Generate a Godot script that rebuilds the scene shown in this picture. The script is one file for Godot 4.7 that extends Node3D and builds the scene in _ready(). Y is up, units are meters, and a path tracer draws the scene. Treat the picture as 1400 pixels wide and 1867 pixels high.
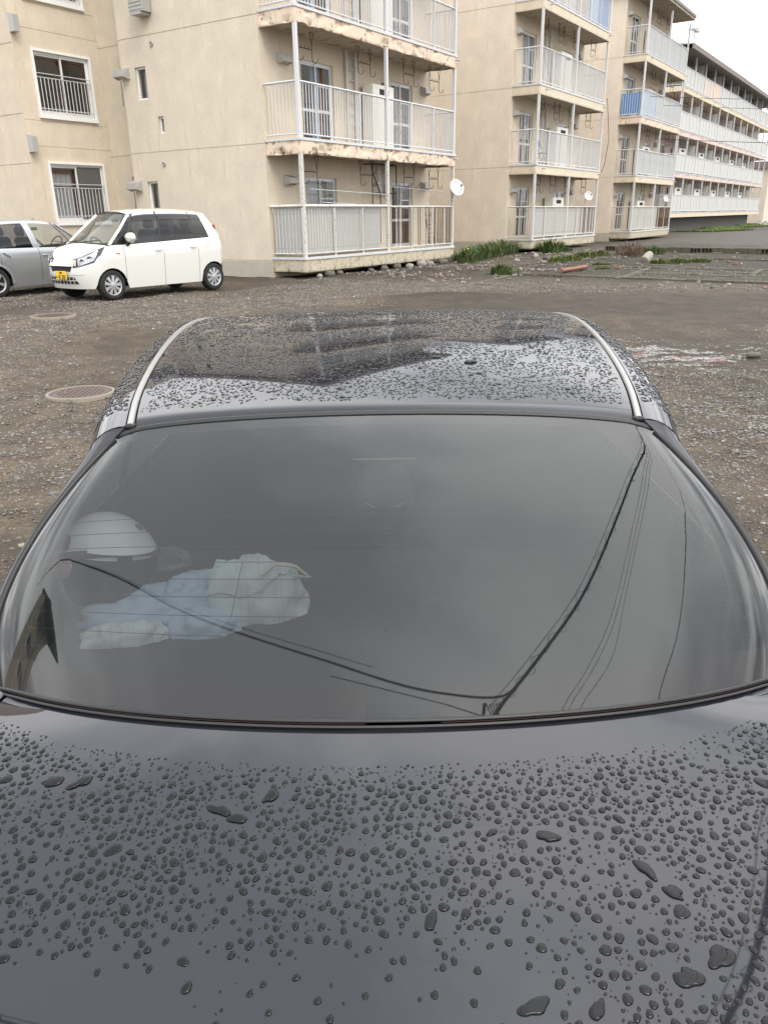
extends Node3D
# A wet gravel yard between concrete apartment blocks, seen over the tail of a black saloon.
# World: y up, metres, the camera looks along -z. The row of blocks has its own axes: U along the row, N out of the facade.

const EYE := Vector3(0.0, 1.423, 0.0)
const PHI := 0.5854
var FR := Transform3D(Basis(Vector3.UP, PI / 2 - PHI), Vector3.ZERO)   # (U, y, N) -> world
var M := {}
var taken := {}
var rng := RandomNumberGenerator.new()


class Geo:
	var v := PackedVector3Array()
	var n := PackedVector3Array()
	var c := PackedColorArray()
	var col := Color(1, 1, 1)
	var tinted := false
	var xf := Transform3D.IDENTITY

	func p3(a: Vector3, b: Vector3, d: Vector3, na: Vector3, nb: Vector3, nd: Vector3) -> void:   # anticlockwise from outside in, clockwise out
		v.append(xf * a); v.append(xf * d); v.append(xf * b)
		n.append(xf.basis * na); n.append(xf.basis * nd); n.append(xf.basis * nb)
		if tinted:
			c.append(col); c.append(col); c.append(col)

	func tri(a: Vector3, b: Vector3, d: Vector3) -> void:
		var m := (b - a).cross(d - a)
		if m.length_squared() < 1e-18:
			return
		m = m.normalized()
		p3(a, b, d, m, m, m)

	func quad(a: Vector3, b: Vector3, d: Vector3, e: Vector3) -> void:
		tri(a, b, d); tri(a, d, e)

	func grid(rows: Array, flip := false) -> void:   # rows bottom to top, columns left to right as seen from outside
		var R := rows.size()
		var C: int = rows[0].size()
		var ns := []
		for i in R:
			var line := PackedVector3Array()
			for j in C:
				var du: Vector3 = rows[i][mini(j + 1, C - 1)] - rows[i][maxi(j - 1, 0)]
				var dv: Vector3 = rows[mini(i + 1, R - 1)][j] - rows[maxi(i - 1, 0)][j]
				var m := du.cross(dv)
				if flip:
					m = -m
				line.append(m.normalized() if m.length_squared() > 1e-16 else Vector3.UP)
			ns.append(line)
		for i in R - 1:
			for j in C - 1:
				var a: Vector3 = rows[i][j]
				var b: Vector3 = rows[i][j + 1]
				var d: Vector3 = rows[i + 1][j + 1]
				var e: Vector3 = rows[i + 1][j]
				if flip:
					p3(a, d, b, ns[i][j], ns[i + 1][j + 1], ns[i][j + 1])
					p3(a, e, d, ns[i][j], ns[i + 1][j], ns[i + 1][j + 1])
				else:
					p3(a, b, d, ns[i][j], ns[i][j + 1], ns[i + 1][j + 1])
					p3(a, d, e, ns[i][j], ns[i + 1][j + 1], ns[i + 1][j])

	func box(at: Vector3, size: Vector3, b := Basis.IDENTITY) -> void:
		var x := b.x * size.x / 2
		var y := b.y * size.y / 2
		var z := b.z * size.z / 2
		quad(at - x - y + z, at + x - y + z, at + x + y + z, at - x + y + z)
		quad(at + x - y - z, at - x - y - z, at - x + y - z, at + x + y - z)
		quad(at + x - y + z, at + x - y - z, at + x + y - z, at + x + y + z)
		quad(at - x - y - z, at - x - y + z, at - x + y + z, at - x + y - z)
		quad(at - x + y + z, at + x + y + z, at + x + y - z, at - x + y - z)
		quad(at - x - y - z, at + x - y - z, at + x - y + z, at - x - y + z)

	func span(lo: Vector3, hi: Vector3) -> void:
		box((lo + hi) / 2, hi - lo)

	func soft_box(at: Vector3, size: Vector3, r: float, b := Basis.IDENTITY) -> void:   # a box with its long edges chamfered all round
		var h := size / 2
		var k := []
		for s in [-1, 1]:
			for e in [[-h.x + r, -h.y], [h.x - r, -h.y], [h.x, -h.y + r], [h.x, h.y - r], [h.x - r, h.y], [-h.x + r, h.y], [-h.x, h.y - r], [-h.x, -h.y + r]]:
				k.append(at + b * Vector3(e[0], e[1], s * (h.z - r)))
		var q := []
		for s in [-1, 1]:
			for e in [[-h.x + r, -h.y + r], [h.x - r, -h.y + r], [h.x - r, h.y - r], [-h.x + r, h.y - r]]:
				q.append(at + b * Vector3(e[0], e[1], s * h.z))
		for i in 8:
			var j := (i + 1) % 8
			quad(k[i], k[j], k[8 + j], k[8 + i])
		quad(q[4], q[5], q[6], q[7]); quad(q[1], q[0], q[3], q[2])
		for m in 4:
			var m2 := (m + 1) % 4
			quad(k[8 + 2 * m], k[8 + 2 * m + 1], q[4 + m2], q[4 + m])
			quad(k[2 * m + 1], k[2 * m], q[m], q[m2])
			tri(k[8 + (2 * m + 7) % 8], k[8 + 2 * m], q[4 + m])
			tri(k[2 * m], k[(2 * m + 7) % 8], q[m])

	func tube(path: Array, r: float, sides := 6, r1 := -1.0) -> void:
		var rows := []
		var last := path.size() - 1
		var side := Vector3.ZERO
		for i in path.size():
			var d: Vector3 = (path[mini(i + 1, last)] - path[maxi(i - 1, 0)]).normalized()
			if side == Vector3.ZERO:
				side = d.cross(Vector3.UP if absf(d.y) < 0.9 else Vector3.RIGHT).normalized()
			side = (side - d * side.dot(d)).normalized()
			var up := d.cross(side)
			var rr := r if r1 < 0 else lerpf(r, r1, float(i) / last)
			var line := PackedVector3Array()
			for k in sides + 1:
				var a := TAU * k / sides
				line.append(path[i] + (side * cos(a) + up * sin(a)) * rr)
			rows.append(line)
		grid(rows)
		for k in sides:
			tri(path[0], rows[0][k + 1], rows[0][k])
			tri(path[last], rows[last][k], rows[last][k + 1])

	func rod(a: Vector3, b: Vector3, r: float, sides := 6) -> void:
		tube([a, b], r, sides)

	func lathe(prof: Array, segs: int, at := Transform3D.IDENTITY) -> void:   # prof of (radius, height), going up on the outside
		var rows := []
		for q in prof:
			var line := PackedVector3Array()
			for k in segs + 1:
				var a := -TAU * k / segs
				line.append(at * Vector3(q.x * cos(a), q.y, q.x * sin(a)))
			rows.append(line)
		grid(rows)

	func mesh() -> ArrayMesh:
		var a := []
		a.resize(Mesh.ARRAY_MAX)
		a[Mesh.ARRAY_VERTEX] = v
		a[Mesh.ARRAY_NORMAL] = n
		if tinted:
			a[Mesh.ARRAY_COLOR] = c
		var m := ArrayMesh.new()
		m.add_surface_from_arrays(Mesh.PRIMITIVE_TRIANGLES, a)
		return m


func numbered(parent: Node, called: String) -> String:
	var key := "%d/%s" % [parent.get_instance_id(), called]
	var k: int = taken.get(key, 0)
	taken[key] = k + 1
	return called if k == 0 else "%s_%03d" % [called, k]


func hang(o: Node3D, called: String, parent: Node) -> void:
	o.name = numbered(parent, called)
	parent.add_child(o, true)


func put(called: String, g, mat: Material, parent: Node = self, at := Transform3D.IDENTITY) -> MeshInstance3D:
	var o := MeshInstance3D.new()
	o.mesh = g.mesh() if g is Geo else g
	o.material_override = mat
	o.transform = at
	hang(o, called, parent)
	return o


func tag(o: Node, label: String, category := "", group := "", kind := "") -> void:
	if label: o.set_meta("label", label)
	if category: o.set_meta("category", category)
	if group: o.set_meta("group", group)
	if kind: o.set_meta("kind", kind)


func base(called: String, label: String, category: String, at: Transform3D, group := "") -> Node3D:
	var o := Node3D.new()
	hang(o, called, self)
	o.transform = at
	tag(o, label, category, group)
	return o


func lin(r: float, g: float, b: float) -> Color:
	return Color(r, g, b).linear_to_srgb()


func mat(key: String, r: float, g: float, b: float, rough := 0.8, metal := 0.0, spec := 0.5) -> StandardMaterial3D:
	var m := StandardMaterial3D.new()
	m.resource_name = key
	m.albedo_color = lin(r, g, b)
	m.roughness = rough
	m.metallic = metal
	m.metallic_specular = spec
	M[key] = m
	return m


func grain(m: StandardMaterial3D, tex: Texture2D, tile: float, world := false) -> StandardMaterial3D:
	m.albedo_texture = tex
	m.uv1_triplanar = true
	m.uv1_world_triplanar = world
	m.uv1_scale = Vector3.ONE / tile
	m.uv1_triplanar_sharpness = 6.0
	return m


func field(seed_: int, freq: float, w: int, h: int, oct := 4, kind := FastNoiseLite.TYPE_SIMPLEX_SMOOTH) -> PackedByteArray:
	var f := FastNoiseLite.new()
	f.seed = seed_
	f.noise_type = kind
	f.frequency = freq
	f.fractal_octaves = oct
	var im := f.get_seamless_image(w, h, false, false, 0.15, true)
	if im.get_format() != Image.FORMAT_L8:
		im.convert(Image.FORMAT_L8)
	return im.get_data()


func stretched(seed_: int, freq: float, size: int, squeeze: int) -> PackedByteArray:   # streaks that run down the wall
	var f := FastNoiseLite.new()
	f.seed = seed_
	f.frequency = freq
	f.fractal_octaves = 3
	var im := f.get_seamless_image(size, size / squeeze, false, false, 0.15, true)
	im.convert(Image.FORMAT_L8)
	im.resize(size, size, Image.INTERPOLATE_CUBIC)
	return im.get_data()


func picture(size: int, rgb: PackedByteArray) -> ImageTexture:
	return ImageTexture.create_from_image(Image.create_from_data(size, size, false, Image.FORMAT_RGB8, rgb))


func painted(size: int, f: Callable) -> ImageTexture:   # f(i) gives a linear colour
	var out := PackedByteArray()
	out.resize(size * size * 3)
	for i in size * size:
		var q: Vector3 = f.call(i)
		out[i * 3] = int(clampf(pow(maxf(q.x, 0.0), 0.4545), 0, 1) * 255)
		out[i * 3 + 1] = int(clampf(pow(maxf(q.y, 0.0), 0.4545), 0, 1) * 255)
		out[i * 3 + 2] = int(clampf(pow(maxf(q.z, 0.0), 0.4545), 0, 1) * 255)
	return picture(size, out)


func step01(a: float, b: float, x: float) -> float:
	var t := clampf((x - a) / (b - a), 0, 1)
	return t * t * (3 - 2 * t)


func make_materials() -> void:
	var S := 512
	var fine := field(1, 0.09, S, S, 3)
	var blot := field(2, 0.012, S, S, 4)
	var blot2 := field(3, 0.03, S, S, 5)
	var run := stretched(4, 0.05, S, 16)
	var spk := field(5, 0.2, S, S, 2)
	var cell := field(6, 0.06, S, S, 1, FastNoiseLite.TYPE_CELLULAR)
	# painted render: faint blotches and rain streaks of grime
	var plaster := painted(S, func(i):
		var k := 0.93 + (fine[i] - 128) * 0.0004 + (blot[i] - 128) * 0.0006
		var s := step01(150, 235, run[i]) * step01(90, 200, blot[i])
		var m := step01(205, 250, blot2[i]) * 0.35
		return Vector3(k - 0.13 * s - 0.10 * m, k - 0.16 * s - 0.12 * m, k - 0.19 * s - 0.14 * m))
	# bare concrete with black and green growth
	var stained := painted(S, func(i):
		var k := 0.82 + (fine[i] - 128) * 0.0009
		var d := step01(140, 205, blot2[i] * 0.45 + run[i] * 0.45 + blot[i] * 0.15 + (spk[i] - 128) * 0.10)
		var g := step01(150, 220, blot[i]) * 0.3
		return Vector3(k, k * 0.97, k * 0.9).lerp(Vector3(0.16, 0.15, 0.13), d * 0.85).lerp(Vector3(0.3, 0.33, 0.2), g))
	# pale paint flaking off concrete
	var peel := painted(S, func(i):
		var e := blot2[i] * 0.75 + spk[i] * 0.18 + blot[i] * 0.2
		var k := 0.93 + (fine[i] - 128) * 0.0006
		var pink := step01(100, 170, blot[i])
		var q := Vector3(k, k * 0.91, k * 0.80).lerp(Vector3(k, k * 0.86, k * 0.81), pink)
		var d := step01(187, 193, e)
		var rim := step01(178, 187, e) * (1 - d)
		var r := step01(150, 230, run[i]) * 0.25
		return q.lerp(Vector3(0.52, 0.47, 0.40), r).lerp(Vector3(0.34, 0.29, 0.23), d).lerp(Vector3(0.2, 0.16, 0.12), rim * 0.8))
	# white paint with rust
	var rusty := painted(S, func(i):
		var e := blot2[i] * 0.7 + run[i] * 0.3
		var d := step01(165, 190, e)
		var k := 0.92 + (fine[i] - 128) * 0.0006
		return Vector3(k, k * 0.99, k * 0.96).lerp(Vector3(0.30, 0.15, 0.075), d * 0.85))
	var scuffed := painted(S, func(i):
		var k := 0.94 + (fine[i] - 128) * 0.0004
		var d := step01(165, 225, run[i]) * 0.25 + step01(180, 215, blot2[i]) * 0.2
		return Vector3(k, k, k).lerp(Vector3(0.45, 0.4, 0.33), d))
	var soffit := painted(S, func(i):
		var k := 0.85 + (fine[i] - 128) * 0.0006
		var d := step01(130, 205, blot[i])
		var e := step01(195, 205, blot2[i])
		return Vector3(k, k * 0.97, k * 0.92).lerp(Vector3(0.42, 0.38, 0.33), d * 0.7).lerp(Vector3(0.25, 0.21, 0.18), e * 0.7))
	# gravel set in mud
	var G := 1024
	var peb := field(11, 0.055, G, G, 1, FastNoiseLite.TYPE_CELLULAR)
	var peb2 := field(12, 0.12, G, G, 1, FastNoiseLite.TYPE_CELLULAR)
	var mud := field(13, 0.006, G, G, 5)
	var grit := field(14, 0.25, G, G, 2)
	var hue := field(15, 0.02, G, G, 3)
	var gravel := painted(G, func(i):
		var st := step01(95, 40, peb[i])
		var s2 := step01(90, 30, peb2[i])
		var wet := step01(95, 165, mud[i])
		var k := 0.42 + (grit[i] - 128) * 0.0030
		var q := Vector3(k, k * 0.93, k * 0.84)
		var light := Vector3(0.98, 0.9, 0.78).lerp(Vector3(0.72, 0.72, 0.72), step01(100, 170, hue[i]))
		q = q.lerp(light, maxf(st * 0.55, s2 * 0.38) * (1.0 - 0.75 * wet))
		return q * (1.0 - 0.18 * wet))
	var bytes := PackedByteArray()
	bytes.resize(G * G)
	for i in G * G:
		bytes[i] = int(clampf(160 - peb[i] * 0.55 - peb2[i] * 0.3 + (grit[i] - 128) * 0.25 + mud[i] * 0.2, 0, 255))
	var relief := ImageTexture.create_from_image(Image.create_from_data(G, G, false, Image.FORMAT_L8, bytes))
	var frond := painted(S, func(i):
		var k := 0.8 + (fine[i] - 128) * 0.002
		return Vector3(k, k, k).lerp(Vector3(0.9, 0.8, 0.45), step01(170, 230, blot2[i]) * 0.5))
	var m: StandardMaterial3D
	grain(mat("render", 0.665, 0.585, 0.47, 0.9), plaster, 5.0)
	grain(mat("render_warm", 0.665, 0.575, 0.45, 0.9), plaster, 4.0)
	grain(mat("render_grey", 0.74, 0.65, 0.54, 0.9), plaster, 5.5)
	grain(mat("render_pink", 0.54, 0.46, 0.41, 0.9), plaster, 5.0)
	grain(mat("plinth", 0.46, 0.42, 0.35, 0.9), plaster, 2.5)
	grain(mat("slab_edge", 0.76, 0.69, 0.61, 0.9), peel, 4.2)
	grain(mat("slab_edge_clean", 0.70, 0.61, 0.47, 0.9), plaster, 3.0)
	grain(mat("slab_pink", 0.68, 0.56, 0.50, 0.9), plaster, 3.0)
	grain(mat("footing", 0.60, 0.55, 0.45, 0.92), stained, 1.7)
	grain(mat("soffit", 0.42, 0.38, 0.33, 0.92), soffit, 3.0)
	grain(mat("white_steel", 0.62, 0.63, 0.64, 0.45), scuffed, 1.5)
	grain(mat("rusty_steel", 0.60, 0.59, 0.57, 0.6), rusty, 1.6)
	mat("rust", 0.12, 0.075, 0.05, 0.85)
	grain(mat("corrugated", 0.58, 0.58, 0.56, 0.6), scuffed, 1.2)
	grain(mat("screen", 0.57, 0.57, 0.54, 0.5), scuffed, 2.0)
	mat("screen_blue", 0.12, 0.26, 0.55, 0.45)
	mat("screen_pale_blue", 0.42, 0.56, 0.72, 0.45)
	mat("screen_orange", 0.70, 0.52, 0.40, 0.5)
	mat("aluminium", 0.62, 0.63, 0.64, 0.38, 0.25)
	mat("white_frame", 0.78, 0.78, 0.76, 0.5)
	mat("iron", 0.035, 0.028, 0.024, 0.75)
	mat("hood", 0.42, 0.41, 0.39, 0.5, 0.3)
	mat("curtain_white", 0.66, 0.67, 0.67, 0.95).backlight_enabled = true
	M.curtain_white.backlight = Color(0.25, 0.25, 0.25)
	mat("curtain_orange", 0.42, 0.17, 0.05, 0.95)
	mat("wood_frame", 0.20, 0.095, 0.045, 0.6)
	mat("cabinet", 0.74, 0.72, 0.66, 0.5)
	mat("dark", 0.012, 0.012, 0.013, 0.85)
	mat("dim", 0.10, 0.095, 0.088, 0.9)
	mat("roofing", 0.24, 0.22, 0.205, 0.8)
	mat("maroon", 0.22, 0.185, 0.17, 0.8)
	mat("dish", 0.60, 0.60, 0.60, 0.4)
	pane("pane", 0.02, 0.024, 0.026, 0.35)
	pane("pane_green", 0.10, 0.13, 0.10, 0.22)
	pane("pane_smoke", 0.006, 0.006, 0.007, 0.72)
	pane("rear_glass", 0.010, 0.013, 0.0135, 0.66)
	M.rear_glass.metallic_specular = 0.54   # both faces of the sheet mirror
	m = mat("ground", 1, 1, 1, 0.85)
	m.vertex_color_use_as_albedo = true
	grain(m, gravel, 3.3, true)
	m.heightmap_enabled = true
	m.heightmap_texture = relief
	m.heightmap_scale = 3.0
	m = mat("pebble", 1, 1, 1, 0.6)
	m.vertex_color_use_as_albedo = true
	m = mat("leaf", 1, 1, 1, 0.6)
	m.vertex_color_use_as_albedo = true
	m.backlight_enabled = true
	m.backlight = Color(0.25, 0.3, 0.1)
	grain(mat("kerb", 0.125, 0.112, 0.085, 0.9), stained, 1.3)
	grain(mat("stone", 0.15, 0.14, 0.125, 0.85), stained, 0.9)
	grain(mat("pale_stone", 0.30, 0.275, 0.24, 0.85), plaster, 0.7)
	mat("ring", 0.24, 0.21, 0.165, 0.9)
	grain(mat("cast_iron", 0.115, 0.085, 0.075, 0.55, 0.2), scuffed, 0.8)
	mat("clay", 0.22, 0.105, 0.075, 0.8)
	mat("flower", 0.75, 0.62, 0.06, 0.7)
	grain(mat("pole", 0.34, 0.33, 0.31, 0.85), plaster, 1.5)
	mat("cable", 0.004, 0.004, 0.0045, 0.7)
	# cars
	m = mat("black_paint", 0.015, 0.0155, 0.021, 0.25)
	m.clearcoat_enabled = true
	m.clearcoat = 0.10
	m.clearcoat_roughness = 0.012
	m.roughness = 0.03
	m = mat("white_paint", 0.68, 0.68, 0.64, 0.25)
	m.clearcoat_enabled = true
	m.clearcoat_roughness = 0.03
	m = mat("silver_paint", 0.40, 0.41, 0.42, 0.32, 0.55)
	m.clearcoat_enabled = true
	m.clearcoat_roughness = 0.04
	mat("rubber", 0.010, 0.010, 0.010, 0.42)
	mat("tyre", 0.016, 0.016, 0.016, 0.85)
	mat("rim", 0.50, 0.51, 0.52, 0.35, 0.6)
	mat("chrome", 0.72, 0.72, 0.72, 0.10, 1.0)
	mat("moulding", 0.36, 0.355, 0.345, 0.38, 0.85)
	mat("black_plastic", 0.018, 0.018, 0.018, 0.5)
	mat("lamp_lens", 0.40, 0.42, 0.44, 0.10, 0.35)
	mat("lamp_dark", 0.04, 0.04, 0.045, 0.25, 0.2)
	mat("satin_bar", 0.55, 0.55, 0.54, 0.30, 0.5)
	mat("amber", 0.55, 0.13, 0.03, 0.3)
	mat("red_lamp", 0.26, 0.03, 0.025, 0.25)
	mat("plate", 0.80, 0.52, 0.03, 0.5)
	mat("ink", 0.10, 0.07, 0.02, 0.6)
	mat("seat", 0.012, 0.012, 0.013, 0.9)
	mat("shelf_cloth", 0.042, 0.050, 0.046, 0.95)
	mat("seat_beige", 0.30, 0.27, 0.22, 0.9)
	mat("trim_brown", 0.060, 0.034, 0.030, 0.8)
	mat("wire_brown", 0.05, 0.022, 0.015, 0.6)
	mat("gloss_trim", 0.22, 0.23, 0.23, 0.3, 0.3)
	grain(mat("cloth_white", 0.66, 0.78, 0.78, 0.95), scuffed, 0.6)
	mat("cloth_blue", 0.45, 0.60, 0.74, 0.95)
	mat("cloth_yellow", 0.62, 0.62, 0.46, 0.95)
	mat("helmet_white", 0.70, 0.80, 0.80, 0.15)
	mat("helmet_mark", 0.12, 0.06, 0.13, 0.3)
	mat("helmet_pink", 0.55, 0.38, 0.36, 0.4)
	m = mat("water", 0.13, 0.135, 0.14, 0.0)
	m.albedo_color.a = 0.0
	m.refraction_enabled = true
	m.refraction_scale = 0.033


func pane(key: String, r: float, g: float, b: float, a: float) -> void:
	var m := mat(key, r, g, b, 0.02)
	m.transparency = BaseMaterial3D.TRANSPARENCY_ALPHA
	m.albedo_color.a = a


func terrain(x: float, z: float) -> float:
	var r := sqrt(x * x + z * z)
	var y := -0.30 * (1.0 - step01(4.0, 13.0, r))
	return y


func camera_and_light() -> void:
	var cam := Camera3D.new()
	cam.name = "camera"
	add_child(cam)
	var pitch := 0.3672
	var roll := -0.0149
	var r := Vector3.RIGHT
	var up := Vector3(0, cos(pitch), -sin(pitch))
	cam.transform = Transform3D(Basis(r * cos(roll) + up * sin(roll), -r * sin(roll) + up * cos(roll), Vector3(0, sin(pitch), cos(pitch))), EYE)
	cam.fov = 67.18
	cam.near = 0.05
	cam.far = 2000.0
	cam.current = true
	var we := WorldEnvironment.new()
	we.name = "world_environment"
	add_child(we)
	var e := Environment.new()
	we.environment = e
	e.tonemap_mode = Environment.TONE_MAPPER_LINEAR
	e.tonemap_exposure = 1.0
	e.background_mode = Environment.BG_SKY
	e.sdfgi_enabled = true
	e.ssao_enabled = true
	e.ssil_enabled = true
	var sky := Sky.new()
	var ps := PanoramaSkyMaterial.new()
	ps.panorama = overcast()
	sky.sky_material = ps
	e.sky = sky
	var sun := DirectionalLight3D.new()
	sun.name = "veiled_sun"
	add_child(sun)
	sun.light_color = Color(1.0, 0.965, 0.92)
	sun.light_energy = 0.5
	sun.light_angular_distance = 24.0
	sun.shadow_enabled = true
	sun.look_at_from_position(Vector3(0.30, 0.75, 0.62) * 50, Vector3.ZERO)


func overcast() -> ImageTexture:   # an overcast sky, brighter overhead, of broken layers of cloud
	var w := 1024
	var h := 512
	var f := FastNoiseLite.new()
	f.seed = 2192
	f.frequency = 0.45
	f.fractal_octaves = 5
	f.fractal_gain = 0.45
	f.domain_warp_enabled = true
	f.domain_warp_amplitude = 0.8
	f.domain_warp_frequency = 0.5
	var f2 := FastNoiseLite.new()
	f2.seed = 2203
	f2.frequency = 0.2
	f2.fractal_octaves = 3
	var data := PackedFloat32Array()
	data.resize(w * h * 3)
	for j in h:
		var el := PI / 2 - (j + 0.5) / h * PI
		var sy := sin(el)
		var cy := cos(el)
		for i in w:
			var q := Vector3(0.16, 0.15, 0.14)
			if sy > -0.01:
				var a := (i + 0.5) / w * TAU   # the picture starts at -z
				var t := 1.9 / (maxf(sy, 0.0) + 0.16)
				var x := sin(a) * cy * t
				var z := -cos(a) * cy * t
				var d := f.get_noise_2d(x, z)
				var d2 := f2.get_noise_2d(x + 40.0, z)
				var thin := clampf(0.5 + 1.1 * d + 0.7 * d2, 0.0, 1.0)
				var l := 2.75 * (0.62 + 0.38 * minf(1.0, maxf(sy, 0.0) * 1.25)) * lerpf(lerpf(0.08, 0.70, minf(1.0, maxf(sy, 0.0) / 0.45)), 1.36, thin)
				q = Vector3(0.95, 0.985, 1.035).lerp(Vector3(1.0, 1.0, 1.0), thin) * l
			var o := (j * w + i) * 3
			data[o] = q.x
			data[o + 1] = q.y
			data[o + 2] = q.z
	return ImageTexture.create_from_image(Image.create_from_data(w, h, false, Image.FORMAT_RGBF, data.to_byte_array()))


func uv_of(x: float, z: float) -> Vector2:   # world -> (U, N)
	return Vector2(x * sin(PHI) - z * cos(PHI), x * cos(PHI) + z * sin(PHI))


var tone_a: FastNoiseLite
var tone_b: FastNoiseLite


func earth(x: float, z: float) -> Color:   # what the ground is made of at a place
	var q := uv_of(x, z)
	var a := tone_a.get_noise_2d(x, z)
	var b := tone_b.get_noise_2d(x, z)
	var stony := Color(0.205, 0.165, 0.118)
	var mud := Color(0.145, 0.113, 0.078)
	var c := stony.lerp(mud, step01(-0.15, 0.5, a + 0.18 * step01(0.0, 5.0, x) + 0.12))
	# footprint of the old huts: dark silt, a little moss
	var inside := step01(17.3, 18.0, q.x + 0.5 * b) * (1 - step01(30.0, 31.5, q.x)) * step01(-10.5, -8.5, q.y + b)
	c = c.lerp(Color(0.085, 0.068, 0.050).lerp(Color(0.085, 0.082, 0.042), step01(0.05, 0.45, b)), inside * 0.85)
	# the strip in front of the blocks
	c = c.lerp(Color(0.10, 0.082, 0.060), step01(-11.0, -12.3, q.y - 0.6 * b) * step01(14.0, 16.0, q.x) * 0.7)
	# grey road metal beyond
	c = c.lerp(Color(0.20, 0.19, 0.175), step01(31.0, 33.0, q.x + b) * step01(-13.0, -11.0, q.y))
	# rutted mud to the right of the car
	c = c.lerp(Color(0.105, 0.085, 0.064), step01(1.6, 3.2, x + b) * (1 - step01(9.3, 10.6, -z + 0.6 * a)) * (0.65 + 0.3 * b))
	# puddled, wetter places
	c = c.lerp(Color(0.078, 0.060, 0.043), step01(0.12, 0.42, tone_a.get_noise_2d(x * 0.6 + 31.0, z * 0.9)) * 0.55)
	# dark heap of wet earth between the cars and the huts
	c = c.lerp(Color(0.075, 0.058, 0.042), exp(-pow((x - 1.2) / 1.3, 2) - pow((z + 14.6) / 0.45, 2)) * 0.9)
	return c * (0.94 + 0.26 * b)


func make_ground() -> void:
	tone_a = FastNoiseLite.new(); tone_a.seed = 31; tone_a.frequency = 0.16; tone_a.fractal_octaves = 4
	tone_b = FastNoiseLite.new(); tone_b.seed = 32; tone_b.frequency = 0.9; tone_b.fractal_octaves = 3
	var lump := FastNoiseLite.new(); lump.seed = 33; lump.frequency = 0.7; lump.fractal_octaves = 4
	var N := 340
	var xs := PackedFloat32Array()
	var zs := PackedFloat32Array()
	for i in N + 1:
		var t := 2.0 * i / N - 1.0
		xs.append(sinh(t * 6.2) / sinh(6.2) * 900.0)
		zs.append(-9.0 + sinh(t * 6.2) / sinh(6.2) * 900.0)
	var v := PackedVector3Array(); var c := PackedColorArray(); var n := PackedVector3Array(); var ix := PackedInt32Array()
	for j in N + 1:
		for i in N + 1:
			var x := xs[i]
			var z := zs[j]
			var y := terrain(x, z)
			var r := sqrt(x * x + z * z)
			if r < 60.0:
				y += lump.get_noise_2d(x, z) * 0.035 + 0.012 * lump.get_noise_2d(x * 4.0, z * 4.0)
				y += 0.10 * exp(-pow((x - 1.2) / 1.3, 2) - pow((z + 14.6) / 0.45, 2))
			v.append(Vector3(x, y, z))
			c.append(earth(x, z))
	for j in N + 1:
		for i in N + 1:
			var a := v[j * (N + 1) + mini(i + 1, N)] - v[j * (N + 1) + maxi(i - 1, 0)]
			var b := v[mini(j + 1, N) * (N + 1) + i] - v[maxi(j - 1, 0) * (N + 1) + i]
			n.append(b.cross(a).normalized())
	for j in N:
		for i in N:
			var a := j * (N + 1) + i
			ix.append_array([a, a + 1, a + N + 2, a, a + N + 2, a + N + 1])
	var arr := []
	arr.resize(Mesh.ARRAY_MAX)
	arr[Mesh.ARRAY_VERTEX] = v; arr[Mesh.ARRAY_NORMAL] = n; arr[Mesh.ARRAY_COLOR] = c; arr[Mesh.ARRAY_INDEX] = ix
	var m := ArrayMesh.new()
	m.add_surface_from_arrays(Mesh.PRIMITIVE_TRIANGLES, arr)
	tag(put("ground", m, M.ground), "brown muddy gravel ground of the yard", "ground", "", "structure")


func stone_mesh(seed_: int, flat: float) -> Geo:
	var r := RandomNumberGenerator.new()
	r.seed = seed_
	var g := Geo.new()
	var rows := []
	var k := []
	for i in 9:
		k.append(r.randf_range(0.78, 1.12))
	for i in 5:
		var a := -PI / 2 + PI * i / 4
		var line := PackedVector3Array()
		for j in 8:
			var b := -TAU * j / 7
			var w: float = k[(j % 7)] * (1.0 + 0.12 * sin(i * 2.1 + j))
			line.append(Vector3(cos(a) * cos(b) * w, sin(a) * flat * (1.0 + 0.1 * sin(j * 1.7)), cos(a) * sin(b) * w * 0.8))
		rows.append(line)
	g.grid(rows)
	return g


func scatter(called: String, g, m: Material, places: Array, tints: Array, parent: Node = self) -> MultiMeshInstance3D:
	var mm := MultiMesh.new()
	mm.transform_format = MultiMesh.TRANSFORM_3D
	mm.use_colors = tints.size() > 0
	mm.mesh = g.mesh() if g is Geo else g
	mm.instance_count = places.size()
	for i in places.size():
		mm.set_instance_transform(i, places[i])
		if tints.size() > 0:
			mm.set_instance_color(i, tints[i])
	var o := MultiMeshInstance3D.new()
	o.multimesh = mm
	o.material_override = m
	hang(o, called, parent)
	o.set_meta("kind", "stuff")
	return o


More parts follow.
